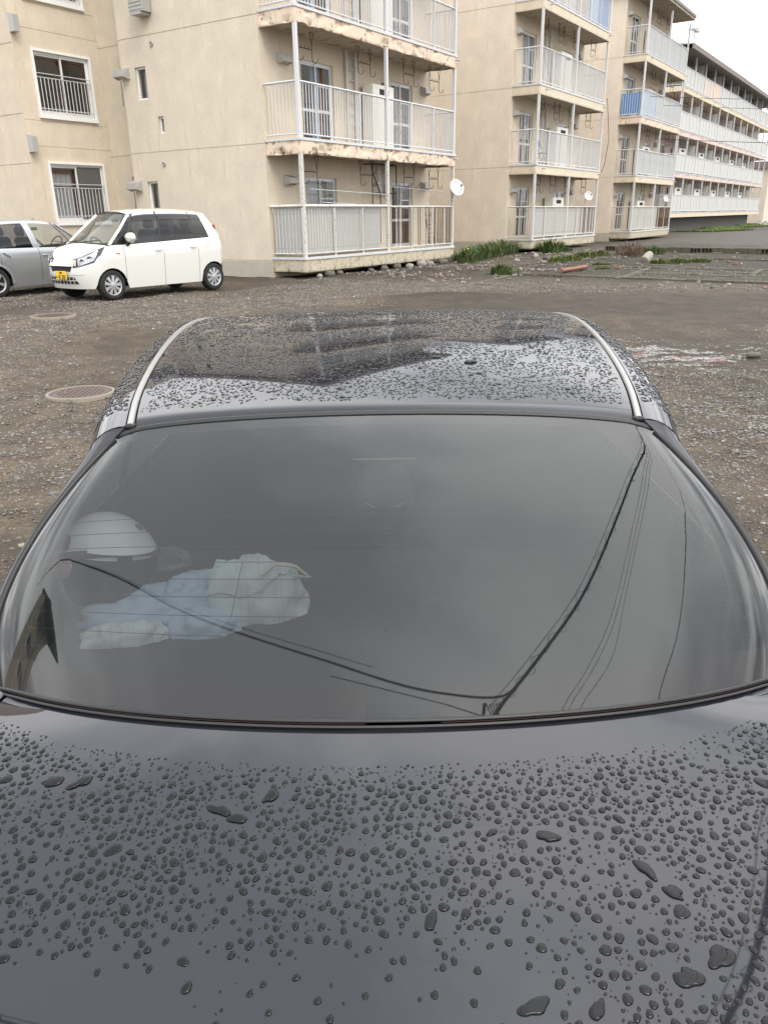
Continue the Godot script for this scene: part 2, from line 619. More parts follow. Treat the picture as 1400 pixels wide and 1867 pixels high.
func make_gravel() -> void:
	var r := RandomNumberGenerator.new()
	r.seed = 77
	for kind in 4:
		var places := []
		var tints := []
		var tries := 0
		while places.size() < 30000 and tries < 160000:
			tries += 1
			var d := 2.6 + 22.0 * pow(r.randf(), 0.95)
			var a := r.randf_range(-0.72, 0.72)
			var x := sin(a) * d
			var z := -cos(a) * d
			var q := uv_of(x, z)
			if q.y < -12.3 and q.x > 15.3 or (q.y < -18.0):
				continue
			var t := tone_a.get_noise_2d(x, z)
			var keep := 0.95 - 1.1 * step01(-0.2, 0.45, t + 0.10 + 0.22 * step01(0.0, 5.0, x))
			if q.x > 17.5 and q.x < 31 and q.y > -9.5: keep *= 0.25
			if r.randf() > keep + 0.10:
				continue
			var s := 0.005 + 0.011 * pow(r.randf(), 2.4) + (0.022 * r.randf() if r.randf() < 0.012 else 0.0)
			s *= 0.75 + 0.03 * d
			var b := Basis(Vector3.UP, r.randf() * TAU) * Basis(Vector3.RIGHT, r.randf_range(-0.3, 0.3))
			places.append(Transform3D(b.scaled(Vector3(s, s, s) * r.randf_range(0.8, 1.3)), Vector3(x, terrain(x, z) + lump_at(x, z) + s * 0.12, z)))
			var k := r.randf_range(0.08, 0.22) * (1.6 if r.randf() < 0.07 else 1.0)
			var c := Color(k, k * 0.88, k * 0.72)
			var u := r.randf()
			if u < 0.25: c = Color(k * 0.9, k * 0.9, k * 0.9)
			elif u < 0.33: c = Color(k * 1.05, k * 0.78, k * 0.55)
			tints.append(c)
		var o := scatter("gravel", stone_mesh(100 + kind, [0.5, 0.62, 0.42, 0.7][kind]), M.pebble, places, tints)
		tag(o, ["flat pale pebbles strewn over the brown yard", "round pebbles strewn over the brown yard", "thin chips of stone strewn over the brown yard", "chunky gravel stones strewn over the brown yard"][kind], "gravel", "gravel of the yard", "stuff")


var lump_noise: FastNoiseLite


func lump_at(x: float, z: float) -> float:
	if lump_noise == null:
		lump_noise = FastNoiseLite.new(); lump_noise.seed = 33; lump_noise.frequency = 0.7; lump_noise.fractal_octaves = 4
	return lump_noise.get_noise_2d(x, z) * 0.035 + 0.012 * lump_noise.get_noise_2d(x * 4.0, z * 4.0)


func on_ground(x: float, z: float) -> Vector3:
	return Vector3(x, terrain(x, z) + lump_at(x, z), z)


func row(U: float, N: float, y := 0.0) -> Vector3:
	return FR * Vector3(U, y, N)


func make_yard_things() -> void:
	var r := RandomNumberGenerator.new()
	r.seed = 5
	# two manholes
	for q in [[-2.94, -7.46, 0.285, "brown iron manhole cover in a pale concrete ring nearest the black car"], [-5.15, -12.45, 0.30, "farther manhole cover in the gravel in front of the white van"]]:
		var at := on_ground(q[0], q[1])
		at.y = terrain(q[0], q[1]) + 0.015
		var o := base("manhole", q[3], "manhole", Transform3D(Basis(), at), "manholes in the gravel")
		var g := Geo.new()
		var R: float = q[2]
		g.lathe([Vector2(R + 0.045, -0.08), Vector2(R + 0.04, 0.012), Vector2(R + 0.025, 0.018), Vector2(R + 0.008, 0.017), Vector2(R + 0.004, -0.01)], 40)
		put("concrete_ring", g, M.ring, o)
		g = Geo.new()
		g.lathe([Vector2(R, -0.03), Vector2(R, 0.014), Vector2(R - 0.018, 0.016), Vector2(R - 0.022, 0.010), Vector2(R - 0.05, 0.010), Vector2(R - 0.055, 0.014), Vector2(0.001, 0.014)], 40)
		for k in 9:
			var w := sqrt(maxf(0.0, pow(R - 0.07, 2) - pow((k - 4) * 0.05, 2)))
			g.box(Vector3((k - 4) * 0.05, 0.016, 0), Vector3(0.014, 0.008, w * 2))
		var lid := put("cover", g, M.cast_iron, o)
		g = Geo.new()
		g.lathe([Vector2(0.03, 0.012), Vector2(0.03, 0.024), Vector2(0.018, 0.026), Vector2(0.001, 0.019)], 16, Transform3D(Basis(), Vector3(-R * 0.45, 0, R * 0.2)))
		put("lifting_eye", g, M.cast_iron, lid)
	# kerb courses of the vanished huts: rows of concrete blocks let into the ground
	var lines := [
		[Vector2(18.5, -8.4), Vector2(17.3, 4.0), 0.055, "long low kerb of concrete blocks nearest the black car", 20],
		[Vector2(22.2, -8.4), Vector2(21.6, 4.0), 0.03, "sunken kerb of concrete blocks behind the long low kerb", 18],
		[Vector2(20.0, -5.6), Vector2(19.7, 4.0), 0.025, "short sunken kerb between the two long kerbs", 14],
		[Vector2(18.0, -5.55), Vector2(22.1, -5.95), 0.03, "cross kerb joining the long kerbs at their left", 7],
		[Vector2(20.0, -3.1), Vector2(22.1, -3.2), 0.03, "short cross kerb near the right of the photo", 4],
		[Vector2(14.0, -7.8), Vector2(18.0, -8.2), 0.02, "dark sunken kerb running from the tuft toward the cars", 7],
		[Vector2(26.5, -5.2), Vector2(25.9, 4.0), 0.05, "mossy kerb behind the weeds and fallen brick", 14]]
	for q in lines:
		var a: Vector2 = q[0]
		var b: Vector2 = q[1]
		var at := row(a.x, a.y, terrain(row(a.x, a.y).x, row(a.x, a.y).z))
		var way := row(b.x, b.y) - row(a.x, a.y)
		var o := base("kerb", q[3], "kerb", Transform3D(Basis(Vector3.UP, atan2(-way.z, way.x)), at), "kerbs of the vanished huts")
		var cnt: int = q[4]
		var step := way.length() / cnt
		for k in cnt:
			var g := Geo.new()
			var h: float = q[2] + r.randf_range(-0.012, 0.012)
			g.soft_box(Vector3(step * (k + 0.5), h / 2 - 0.06, r.randf_range(-0.01, 0.01)), Vector3(step - 0.012, h + 0.12, 0.12), 0.012, Basis(Vector3.UP, r.randf_range(-0.012, 0.012)) * Basis(Vector3.RIGHT, r.randf_range(-0.06, 0.06)))
			put("kerb_block", g, M.kerb, o)
	# the raised course of hollow blocks at the back of the plot
	var p0 := row(30.9, -8.1)
	var p1 := row(29.6, 5.0)
	var way2 := p1 - p0
	var wall := base("block_course", "raised course of grey concrete blocks along the back of the plot", "low wall", Transform3D(Basis(Vector3.UP, atan2(-way2.z, way2.x)), p0))
	for k in 33:
		hollow_block(wall, "block", Vector3(0.2 + 0.4 * k, 0.09 + r.randf_range(-0.01, 0.012), r.randf_range(-0.012, 0.012)), Basis(Vector3.UP, r.randf_range(-0.03, 0.03)), k in [3, 4, 9])
	var hb := base("hollow_blocks", "two hollow concrete blocks laid end to end beside dry stalks", "concrete block", Transform3D(Basis(Vector3.UP, atan2(-way2.z, way2.x)), row(31.5, -10.25)))
	for k in 3:
		hollow_block(hb, "block", Vector3(0.2 + 0.4 * k, 0.10, 0), Basis(Vector3.UP, 0.02 * k), true)
	# loose stones under and beside the nearest balcony
	var sp := [[16.25, -12.3, 0.13, "grey boulder under the corner of the nearest balcony"], [16.75, -12.35, 0.10, "brown stone just right of the grey boulder"], [18.3, -12.45, 0.09, "small dark stone under the middle of the nearest balcony"],
		[18.9, -12.4, 0.12, "reddish stone under the middle of the nearest balcony"], [19.5, -12.35, 0.14, "dark stone beside the reddish stone below the balcony"], [20.1, -12.3, 0.11, "tan stone below the nearest balcony, beside the large pale one"],
		[20.6, -12.2, 0.17, "largest pale rounded stone in front of the nearest balcony"], [21.2, -12.25, 0.12, "brown stone right of the largest pale stone"], [21.9, -12.2, 0.15, "flat grey stone near the right end of the nearest balcony"],
		[22.7, -12.0, 0.13, "dark lump of rubble at the right end of the nearest balcony"], [15.9, -12.35, 0.08, "pale chip of render at the corner of the nearest balcony"], [24.6, -9.9, 0.16, "dark pointed stone among the weeds in the middle"],
		[23.6, -10.5, 0.10, "pale square stone in front of the long weed bed"], [26.0, -10.9, 0.13, "tan boulder at the right end of the weed bed"]]
	for k in sp.size():
		var q = sp[k]
		var w := row(q[0], q[1])
		var s: float = q[2]
		var o := put("stone", stone_mesh(300 + k, 0.75), M.pale_stone if "pale" in q[3] or "tan" in q[3] else M.stone, self, Transform3D(Basis(Vector3.UP, k * 1.3).scaled(Vector3(s * 1.25, s, s)), on_ground(w.x, w.z) + Vector3(0, s * 0.4, 0)))
		tag(o, q[3], "stone", "loose stones by the blocks")
	var o2 := put("stone", stone_mesh(340, 0.5), M.stone, self, Transform3D(Basis(Vector3.UP, 0.4).scaled(Vector3(0.10, 0.08, 0.06)), on_ground(4.09, -8.53) + Vector3(0, 0.03, 0)))
	tag(o2, "dark lump lying alone beside the white splash on the mud", "stone", "loose stones by the blocks")
	# clay pipe, broken pale pot, brick
	var pp := row(19.25, -7.35)
	var pq := row(20.9, -7.3)
	var g2 := Geo.new()
	g2.tube([on_ground(pp.x, pp.z) + Vector3(0, 0.06, 0), on_ground((pp.x + pq.x) / 2, (pp.z + pq.z) / 2) + Vector3(0, 0.085, 0), on_ground(pq.x, pq.z) + Vector3(0, 0.07, 0)], 0.055, 10)
	tag(put("clay_pipe", g2, M.clay), "broken orange clay pipe lying across the kerbs", "pipe")
	var bw := row(25.0, -6.85)
	var pot := put("broken_drum", drum(), M.pale_stone, self, Transform3D(Basis(Vector3.UP, 0.9) * Basis(Vector3.FORWARD, 1.2) * Basis.from_scale(Vector3(0.7, 0.7, 0.7)), on_ground(bw.x, bw.z) + Vector3(0, 0.13, 0)))
	tag(pot, "pale broken drum lying on its side among weeds", "drum")
	for q in [[24.3, -4.2, "red brick lying alone on the silt in the plot"], [21.4, -6.6, "broken red brick beside the weeds near the cross kerb"]]:
		var w := row(q[0], q[1])
		var g3 := Geo.new()
		g3.soft_box(Vector3.ZERO, Vector3(0.22, 0.08, 0.11), 0.012)
		tag(put("brick", g3, M.clay, self, Transform3D(Basis(Vector3.UP, 1.0) * Basis(Vector3.FORWARD, 0.1), on_ground(w.x, w.z) + Vector3(0, 0.035, 0))), q[2], "brick", "bricks in the plot")
	# broken concrete, twigs and litter in front of the blocks and over the plot
	for kind in 3:
		var pl := []
		var tn := []
		for k in 1500:
			var U := r.randf_range(15.6, 33.0)
			var N := r.randf_range(-12.4, 2.0) if r.randf() < 0.4 else r.randf_range(-12.4, -8.0)
			var w := row(U, N)
			if tone_b.get_noise_2d(w.x * 0.5, w.z * 0.5) < -0.05: continue
			var s := 0.018 + 0.05 * pow(r.randf(), 3.0)
			var sc := Vector3(s, s, s) if kind < 2 else Vector3(s * 4.0, s * 0.35, s * 0.35)
			pl.append(Transform3D(Basis(Vector3.UP, r.randf() * TAU) * Basis.from_scale(sc), on_ground(w.x, w.z) + Vector3(0, s * 0.25, 0)))
			var kk := r.randf_range(0.10, 0.26) if kind < 2 else r.randf_range(0.07, 0.2)
			tn.append(Color(kk, kk * 0.9, kk * 0.76) if r.randf() < 0.9 else Color(kk * 1.1, kk * 0.6, kk * 0.45))
		tag(scatter("rubble_litter", stone_mesh(420 + kind, 0.6), M.pebble, pl, tn), ["broken bits of concrete strewn before the blocks", "small chips of rubble strewn before the blocks", "dead twigs strewn over the plot before the blocks"][kind], "rubble", "litter of the plot", "stuff")
	# white and pink grit spilled on the mud
	var places := []
	var tints := []
	for k in 5200:
		var a := r.randfn(0.0, 0.5)
		var b := r.randfn(0.0, 0.2)
		var x := 3.2 + a * 0.95 + b * 0.5
		var z := -8.75 - b * 1.6 + 0.25 * sin(a * 3.0)
		if tone_b.get_noise_2d(x * 1.6, z * 4.5) < -0.02:
			continue
		var s := 0.004 + 0.012 * r.randf() * r.randf()
		places.append(Transform3D(Basis(Vector3.UP, r.randf() * TAU).scaled(Vector3(s * 2.2, s * 0.5, s * 1.3)), on_ground(x, z) + Vector3(0, 0.003, 0)))
		var kk := r.randf_range(0.20, 0.40)
		tints.append(Color(kk, kk * 0.34, kk * 0.34) if absf(b + 0.05 + 0.1 * a) < 0.05 and tone_b.get_noise_2d(x * 2.0, z * 7.0) > 0.12 else Color(kk, kk * 0.96, kk * 0.92))
	tag(scatter("spilled_lime", stone_mesh(9, 0.4), M.pebble, places, tints), "white and pink powder splashed on the mud right of the black car", "spill", "", "stuff")
	# a second pale patch nearer the car on the right
	places = []
	tints = []
	for k in 5000:
		var x := 3.6 + r.randfn(0.0, 0.7)
		var z := -6.1 + r.randfn(0.0, 0.55)
		if tone_b.get_noise_2d(x * 1.4, z * 3.2) < 0.02 or x < 1.7:
			continue
		var s := 0.004 + 0.010 * r.randf() * r.randf()
		places.append(Transform3D(Basis(Vector3.UP, r.randf() * TAU).scaled(Vector3(s * 2.0, s * 0.5, s * 1.2)), on_ground(x, z) + Vector3(0, 0.003, 0)))
		var kk := r.randf_range(0.14, 0.30)
		tints.append(Color(kk, kk * 0.95, kk * 0.88))
	tag(scatter("pale_grit", stone_mesh(10, 0.4), M.pebble, places, tints), "pale grit trodden into the mud beside the black car's right flank", "grit", "", "stuff")


func drum() -> Geo:
	var g := Geo.new()
	g.lathe([Vector2(0.001, -0.34), Vector2(0.17, -0.34), Vector2(0.19, -0.30), Vector2(0.2, 0.1), Vector2(0.17, 0.3), Vector2(0.155, 0.3), Vector2(0.18, 0.08), Vector2(0.16, -0.2), Vector2(0.001, -0.22)], 18)
	return g


func hollow_block(parent: Node, called: String, at: Vector3, b: Basis, open: bool) -> void:
	var g := Geo.new()
	g.xf = Transform3D(b, at)
	if open:   # lying on its side: the cores face the yard
		g.span(Vector3(-0.195, 0.065, -0.095), Vector3(0.195, 0.095, 0.095))
		g.span(Vector3(-0.195, -0.125, -0.095), Vector3(0.195, -0.065, 0.095))
		for x in [-0.18, -0.06, 0.06, 0.18]:
			g.span(Vector3(x - 0.018, -0.065, -0.094), Vector3(x + 0.018, 0.065, 0.094))
		g.span(Vector3(-0.16, -0.064, -0.09), Vector3(0.16, 0.064, -0.05))
	else:
		g.soft_box(Vector3(0, -0.01, 0), Vector3(0.392, 0.21, 0.19), 0.01)
	put(called, g, M.kerb, parent)


func tuft(seed_: int, blades: int, h: float, spread: float, broad: float, tone: Color) -> Geo:
	var r := RandomNumberGenerator.new()
	r.seed = seed_
	var g := Geo.new()
	g.tinted = true
	for k in blades:
		var a := r.randf() * TAU
		var d := spread * sqrt(r.randf())
		var p := Vector3(cos(a) * d, -0.01, sin(a) * d * 0.7)
		var hh := h * r.randf_range(0.45, 1.1) * (1.0 - 0.45 * d / spread)
		var lean := Vector3(cos(a + r.randfn(0, 0.7)), 0, sin(a + r.randfn(0, 0.7))) * hh * r.randf_range(0.15, 0.8)
		var w := broad * r.randf_range(0.6, 1.3)
		var s := Vector3(-lean.z, 0, lean.x).normalized() * w
		if s.length() < 1e-4: s = Vector3(w, 0, 0)
		var kk := r.randf_range(0.6, 1.35)
		g.col = Color(tone.r * kk * r.randf_range(0.85, 1.4), tone.g * kk, tone.b * kk)
		if r.randf() < 0.12: g.col = Color(0.20, 0.16, 0.09) * kk
		var m1 := p + Vector3(0, hh * 0.55, 0) + lean * 0.3
		var m2 := p + Vector3(0, hh * 0.9, 0) + lean * 0.75
		var tip := p + Vector3(0, hh * 0.95, 0) + lean * 1.15
		g.quad(p - s * 0.5, p + s * 0.5, m1 + s, m1 - s)
		g.quad(m1 - s, m1 + s, m2 + s * 0.7, m2 - s * 0.7)
		g.tri(m2 - s * 0.7, m2 + s * 0.7, tip)
	return g


func make_weeds() -> void:
	var kinds := []
	var green := Color(0.075, 0.13, 0.04)
	for k in 4:
		kinds.append(tuft(500 + k, 520, 0.42, 0.46, 0.012, green).mesh())      # tall soft clumps
	for k in 3:
		kinds.append(tuft(520 + k, 260, 0.20, 0.36, 0.014, Color(0.10, 0.15, 0.04)).mesh())   # low, leafy
	kinds.append(tuft(540, 240, 0.42, 0.35, 0.006, Color(0.12, 0.085, 0.06)).mesh())    # dry stalks
	var spots := [
		[22.9, -12.0, 0, 0.85, "tuft of weeds against the end of the nearest balcony"], [23.9, -12.3, 1, 1.0, "left clump of the long weed bed by the second block, with dandelions"],
		[25.0, -12.6, 2, 1.15, "second clump from the left of the long weed bed"], [26.2, -12.8, 3, 1.15, "third clump from the left of the long weed bed"],
		[27.5, -13.1, 0, 1.25, "clump in the middle of the long weed bed"], [28.7, -13.3, 1, 1.25, "clump at the corner of the second block's end wall"],
		[29.9, -11.9, 2, 1.2, "clump below the left end of the second block's balcony"], [31.2, -12.0, 6, 1.1, "low weeds right below the second block's balcony"],
		[18.75, -8.75, 0, 0.75, "bright green tuft at the left end of the long low kerb"], [18.6, -8.35, 4, 0.8, "low tuft with a yellow flower beside the bright green tuft"],
		[23.7, -9.2, 4, 1.1, "low leafy weeds left of the middle of the plot"], [25.0, -9.3, 5, 1.2, "leafy weeds in the middle of the plot"], [26.6, -9.35, 6, 1.3, "right leafy weeds in the middle of the plot"], [28.0, -9.3, 4, 1.1, "thin weeds behind the leafy ones in the plot"],
		[22.4, -7.4, 5, 0.8, "small weeds beside the orange clay pipe"], [21.3, -7.0, 6, 0.6, "sparse weeds behind the orange clay pipe"],
		[24.0, -6.2, 4, 0.9, "weeds just right of the pale broken drum"], [24.5, -5.8, 5, 1.0, "wide green weeds right of the pale broken drum"], [25.2, -5.4, 6, 0.9, "weeds at the foot of the mossy kerb"],
		[29.3, -7.9, 3, 0.9, "green clump at the left end of the raised block course"], [29.2, -8.6, 7, 1.4, "dry brown stalks heaped left of the raised block course"], [28.4, -8.3, 7, 1.2, "dry brown stalks behind the pale broken drum"],
		[27.4, -8.0, 7, 1.0, "bent dry stalks nearest the pale broken drum"]]
	for q in spots:
		var w := row(q[0], q[1])
		var o := put("weed_clump", kinds[q[2]], M.leaf, self, Transform3D(Basis(Vector3.UP, q[0] * 3.1).scaled(Vector3.ONE * q[3] * (1.2 if q[1] < -11.0 else 1.05)), on_ground(w.x, w.z)))
		tag(o, q[4], "weeds", "weeds in the plot")
		if "dandelion" in q[4] or "flower" in q[4]:
			for k in (4 if "dandelion" in q[4] else 1):
				var g := Geo.new()
				g.lathe([Vector2(0.001, -0.01), Vector2(0.022, 0.0), Vector2(0.026, 0.008), Vector2(0.012, 0.016), Vector2(0.001, 0.014)], 9, Transform3D(Basis(), Vector3(0.12 * k - 0.2, 0.22 + 0.03 * k, 0.28 - 0.05 * k)))
				put("flower", g, M.flower, o)
	# grass verge in front of the long far building
	var r := RandomNumberGenerator.new()
	r.seed = 91
	var places := []
	var tints := []
	for k in 9000:
		var U := 61.5 + 38.0 * r.randf()
		var N := -14.6 + 2.6 * r.randf() + 1.2 * sin(U * 0.4)
		var p := row(U, N)
		places.append(Transform3D(Basis(Vector3.UP, r.randf() * TAU).scaled(Vector3.ONE * r.randf_range(0.5, 1.2)), p))
		var kk := r.randf_range(0.7, 1.4)
		tints.append(Color(kk, kk, kk))
	tag(scatter("grass", tuft(600, 14, 0.16, 0.25, 0.02, Color(0.075, 0.14, 0.025)), M.leaf, places, tints), "green grass verge in front of the long far building", "grass", "", "stuff")
	places = []
	tints = []
	for k in 700:   # thin sprigs over the plot
		var U := 18.0 + 13.0 * r.randf()
		var N := -9.0 + 10.0 * r.randf()
		var p := row(U, N)
		if tone_b.get_noise_2d(p.x * 0.7, p.z * 0.7) < 0.12: continue
		places.append(Transform3D(Basis(Vector3.UP, r.randf() * TAU).scaled(Vector3.ONE * r.randf_range(0.25, 0.7)), on_ground(p.x, p.z)))
		var kk := r.randf_range(0.6, 1.2)
		tints.append(Color(kk, kk, kk))
	for q in [[4.05, -7.35], [4.3, -7.2], [3.0, -6.6], [4.9, -7.1], [-2.75, -7.0], [-2.85, -6.97]]:
		places.append(Transform3D(Basis().scaled(Vector3.ONE * 0.45), on_ground(q[0], q[1])))
		tints.append(Color(1.2, 1.1, 0.8))
	tag(scatter("ground_cover", tuft(601, 12, 0.12, 0.16, 0.006, Color(0.07, 0.10, 0.03)), M.leaf, places, tints), "thin green sprigs sprouting through the silt of the plot", "weeds", "", "stuff")


# ---- walls -------------------------------------------------------------------------------------------------
# A wall face seen from outside: o is its lower left corner, ax runs right, ay up. Openings get reveals, grooves are real slots.
func wall(g: Geo, o: Vector3, ax: Vector3, ay: Vector3, W: float, H: float, holes: Array, grooves: Array, depth := 0.16, slot_w := 0.010) -> void:
	var out := ax.cross(ay)
	var xs := [0.0, W]
	var ys := [0.0, H]
	for h in holes:
		xs.append_array([h.position.x, h.end.x])
		ys.append_array([h.position.y, h.end.y])
	for y in grooves:
		ys.append_array([y - slot_w, y + slot_w])
	xs.sort(); ys.sort()
	for j in ys.size() - 1:
		if ys[j + 1] - ys[j] < 1e-5: continue
		var cy: float = (ys[j] + ys[j + 1]) / 2
		var slot := false
		for y in grooves:
			if absf(cy - y) < slot_w: slot = true
		for i in xs.size() - 1:
			if xs[i + 1] - xs[i] < 1e-5: continue
			var mid := Vector2((xs[i] + xs[i + 1]) / 2, cy)
			var open := false
			for h in holes:
				if h.has_point(mid): open = true
			if open: continue
			var k := -out * 0.014 if slot else Vector3.ZERO
			var a: Vector3 = o + ax * xs[i] + ay * ys[j] + k
			var b: Vector3 = o + ax * xs[i + 1] + ay * ys[j] + k
			var up: Vector3 = ay * (ys[j + 1] - ys[j])
			g.quad(a, b, b + up, a + up)
			if slot:
				g.quad(a - k, b - k, b, a)
				g.quad(a + up, b + up, b + up - k, a + up - k)
	for h in holes:
		var p: Vector3 = o + ax * h.position.x + ay * h.position.y
		var x: Vector3 = ax * h.size.x
		var y: Vector3 = ay * h.size.y
		var d := -out * depth
		g.quad(p + d, p, p + y, p + y + d)
		g.quad(p + x, p + x + d, p + x + y + d, p + x + y)
		g.quad(p, p + d, p + x + d, p + x)
		g.quad(p + y + d, p + y, p + y + x, p + x + y + d)


func frame_of(at: Vector3, ax: Vector3, ay: Vector3) -> Transform3D:
	return Transform3D(Basis(ax, ay, ax.cross(ay)), at)


# A sliding window set in an opening; at is the lower left corner of the opening, x right, y up, z out.
func window(parent: Node, at: Transform3D, w: float, h: float, style: String, curtain := "", back := 0.10, fm := "aluminium") -> MeshInstance3D:
	var g := Geo.new()
	var t := 0.045
	var z := -back
	g.span(Vector3(0, 0, z - 0.05), Vector3(w, t, z + 0.03))
	g.span(Vector3(0, h - t, z - 0.05), Vector3(w, h, z + 0.03))
	g.span(Vector3(0, t, z - 0.05), Vector3(t, h - t, z + 0.03))
	g.span(Vector3(w - t, t, z - 0.05), Vector3(w, h - t, z + 0.03))
	var mid := w / 2
	if style != "single":
		for q in [[t, mid + 0.02, -0.012], [mid - 0.02, w - t, 0.012]]:
			var a: float = q[0]
			var b: float = q[1]
			var zz: float = z + q[2]
			g.span(Vector3(a, t, zz - 0.011), Vector3(a + 0.04, h - t, zz + 0.011))
			g.span(Vector3(b - 0.04, t, zz - 0.011), Vector3(b, h - t, zz + 0.011))
			g.span(Vector3(a + 0.04, t, zz - 0.01), Vector3(b - 0.04, t + 0.05, zz + 0.01))
			g.span(Vector3(a + 0.04, h - t - 0.04, zz - 0.01), Vector3(b - 0.04, h - t, zz + 0.01))
			if style == "door":
				g.span(Vector3(a + 0.04, h * 0.40, zz - 0.009), Vector3(b - 0.04, h * 0.40 + 0.07, zz + 0.009))
			if style == "door" and q[2] > 0 or style == "lattice":
				g.span(Vector3(a + 0.04, h * 0.72, zz - 0.008), Vector3(b - 0.04, h * 0.72 + 0.03, zz + 0.008))
	var o := put("window", g, M[fm], parent, at)
	if style == "single":
		var p := Geo.new()
		p.quad(Vector3(t, t, z), Vector3(w - t, t, z), Vector3(w - t, h - t, z), Vector3(t, h - t, z))
		put("pane", p, M.pane, o)
	else:
		for q in [[t + 0.04, mid - 0.02, -0.012], [mid + 0.02, w - t - 0.04, 0.012]]:
			var p := Geo.new()
			p.quad(Vector3(q[0], t + 0.05, z + q[2]), Vector3(q[1], t + 0.05, z + q[2]), Vector3(q[1], h - t - 0.04, z + q[2]), Vector3(q[0], h - t - 0.04, z + q[2]))
			put("pane", p, M.pane, o)
	if curtain != "":
		var spans := []
		if curtain == "both": spans = [[t, w * 0.45, "curtain_white"], [w * 0.72, w - t, "curtain_orange"]]
		elif curtain == "right": spans = [[w * 0.5, w * 0.80, "curtain_white"], [w * 0.80, w * 0.93, "curtain_orange"]]
		elif curtain == "grey": spans = [[w * 0.5, w * 0.76, "cloth_blue"], [w * 0.80, w * 0.93, "curtain_orange"]]
		elif curtain == "white": spans = [[t, w - t, "curtain_white"]]
		elif curtain == "half": spans = [[t, w * 0.5, "curtain_white"]]
		for q in spans:
			var rows := []
			for j in 2:
				var line := PackedVector3Array()
				for i in 25:
					var f := i / 24.0
					line.append(Vector3(lerpf(q[0], q[1], f), 0.03 if j == 0 else h - 0.03, z - 0.16 + 0.025 * sin(f * 40.0 * (q[1] - q[0]) + j * 0.4)))
				rows.append(line)
			var cg := Geo.new()
			cg.grid(rows)
			put("curtain", cg, M[q[2]], o)
	return o


func vent_hood(parent: Node, at: Transform3D, s := 1.0) -> void:   # a small sheet-metal cowl, open below
	var g := Geo.new()
	var w := 0.36 * s
	var h := 0.24 * s
	var d := 0.20 * s
	var A := [Vector3(0, 0, 0), Vector3(w, 0, 0), Vector3(w, h, 0), Vector3(0, h, 0)]
	var B := [Vector3(0.015, 0.05 * s, d), Vector3(w - 0.015, 0.05 * s, d), Vector3(w - 0.03, h * 0.75, d * 0.9), Vector3(0.03, h * 0.75, d * 0.9)]
	g.quad(B[0], B[1], B[2], B[3])
	g.quad(B[3], B[2], A[2], A[3])
	g.quad(A[0], B[0], B[3], A[3])
	g.quad(B[1], A[1], A[2], B[2])
	g.quad(A[0] + Vector3(0, 0.03, 0), A[1] + Vector3(0, 0.03, 0), B[1] + Vector3(0, 0.01, -0.01), B[0] + Vector3(0, 0.01, -0.01))
	put("vent_hood", g, M.hood, parent, at)


func laundry_hanger(parent: Node, at: Vector3, w := 0.55, drop := 0.62) -> void:   # iron bracket under a slab: two hooked legs and a cross bar with pegs
	var g := Geo.new()
	for s in [-1, 1]:
		var x: float = s * w / 2
		g.tube([Vector3(x - 0.07, 0, 0), Vector3(x - 0.02, -0.18, 0), Vector3(x, -0.3, 0), Vector3(x, -drop + 0.06, 0), Vector3(x + 0.02, -drop, 0.02), Vector3(x + 0.06, -drop - 0.02, 0.06), Vector3(x + 0.09, -drop + 0.02, 0.09), Vector3(x + 0.095, -drop + 0.08, 0.10)], 0.008, 5)
		g.rod(Vector3(x + 0.07, 0, 0), Vector3(x + 0.005, -0.30, 0), 0.007, 5)
		g.rod(Vector3(x - 0.08, -0.008, 0), Vector3(x + 0.08, -0.008, 0), 0.008, 5)
	g.rod(Vector3(-w / 2, -0.36, 0), Vector3(w / 2, -0.36, 0), 0.010, 5)
	for k in 3:
		var x := (k - 1) * w * 0.25
		g.rod(Vector3(x, -0.36, 0), Vector3(x + 0.02, -0.30, 0), 0.008, 5)
	put("laundry_hanger", g, M.iron, parent, Transform3D(Basis(), at))


func slab_geo(x0: float, x1: float, z0: float, z1: float, y0: float, y1: float, rough: float, seed_: int) -> Geo:   # a balcony slab whose outer faces are uneven
	var f := FastNoiseLite.new()
	f.seed = seed_
	f.frequency = 1.1
	f.fractal_octaves = 4
	var g := Geo.new()
	var path := []
	var n1 := 14
	var n2 := int((x1 - x0) * 12)
	for i in n1: path.append([Vector3(x0, 0, lerpf(z0, z1, float(i) / n1)), Vector3(-1, 0, 0)])
	for i in n2 + 1:
		path.append([Vector3(lerpf(x0, x1, float(i) / n2), 0, z1), Vector3(-0.7 if i == 0 else (0.7 if i == n2 else 0.0), 0, 1)])
	for i in range(n1 - 1, -1, -1): path.append([Vector3(x1, 0, lerpf(z0, z1, float(i) / n1)), Vector3(1, 0, 0)])
	var rows := []
	var hs := [0.0, 0.05, 0.2, 0.4, 0.6, 0.8, 1.0]
	for j in hs.size():
		var line := PackedVector3Array()
		for k in path.size():
			var p: Vector3 = path[k][0]
			var t: float = hs[j]
			var chip := maxf(0.0, f.get_noise_3d(p.x * 1.7, t * 1.2, p.z * 1.7 + 9.0) - 0.12) * rough
			var low := maxf(0.0, f.get_noise_3d(p.x * 1.2 + 30.0, 0.0, p.z)) * rough * 0.35 * (1.0 - t) * (1.0 - t)
			if t > 0.9: chip = 0.0
			line.append(p - path[k][1] * (chip + (0.012 if j == 0 else 0.0)) + Vector3(0, lerpf(y0, y1, t) + low, 0))
		rows.append(line)
	g.grid(rows)
	g.quad(Vector3(x0, y1, z1), Vector3(x1, y1, z1), Vector3(x1, y1, z0), Vector3(x0, y1, z0))
	return g


func soffit_geo(x0: float, x1: float, z0: float, z1: float, y: float) -> Geo:
	var g := Geo.new()
	g.quad(Vector3(x0, y, z0), Vector3(x1, y, z0), Vector3(x1, y, z1), Vector3(x0, y, z1))
	return g


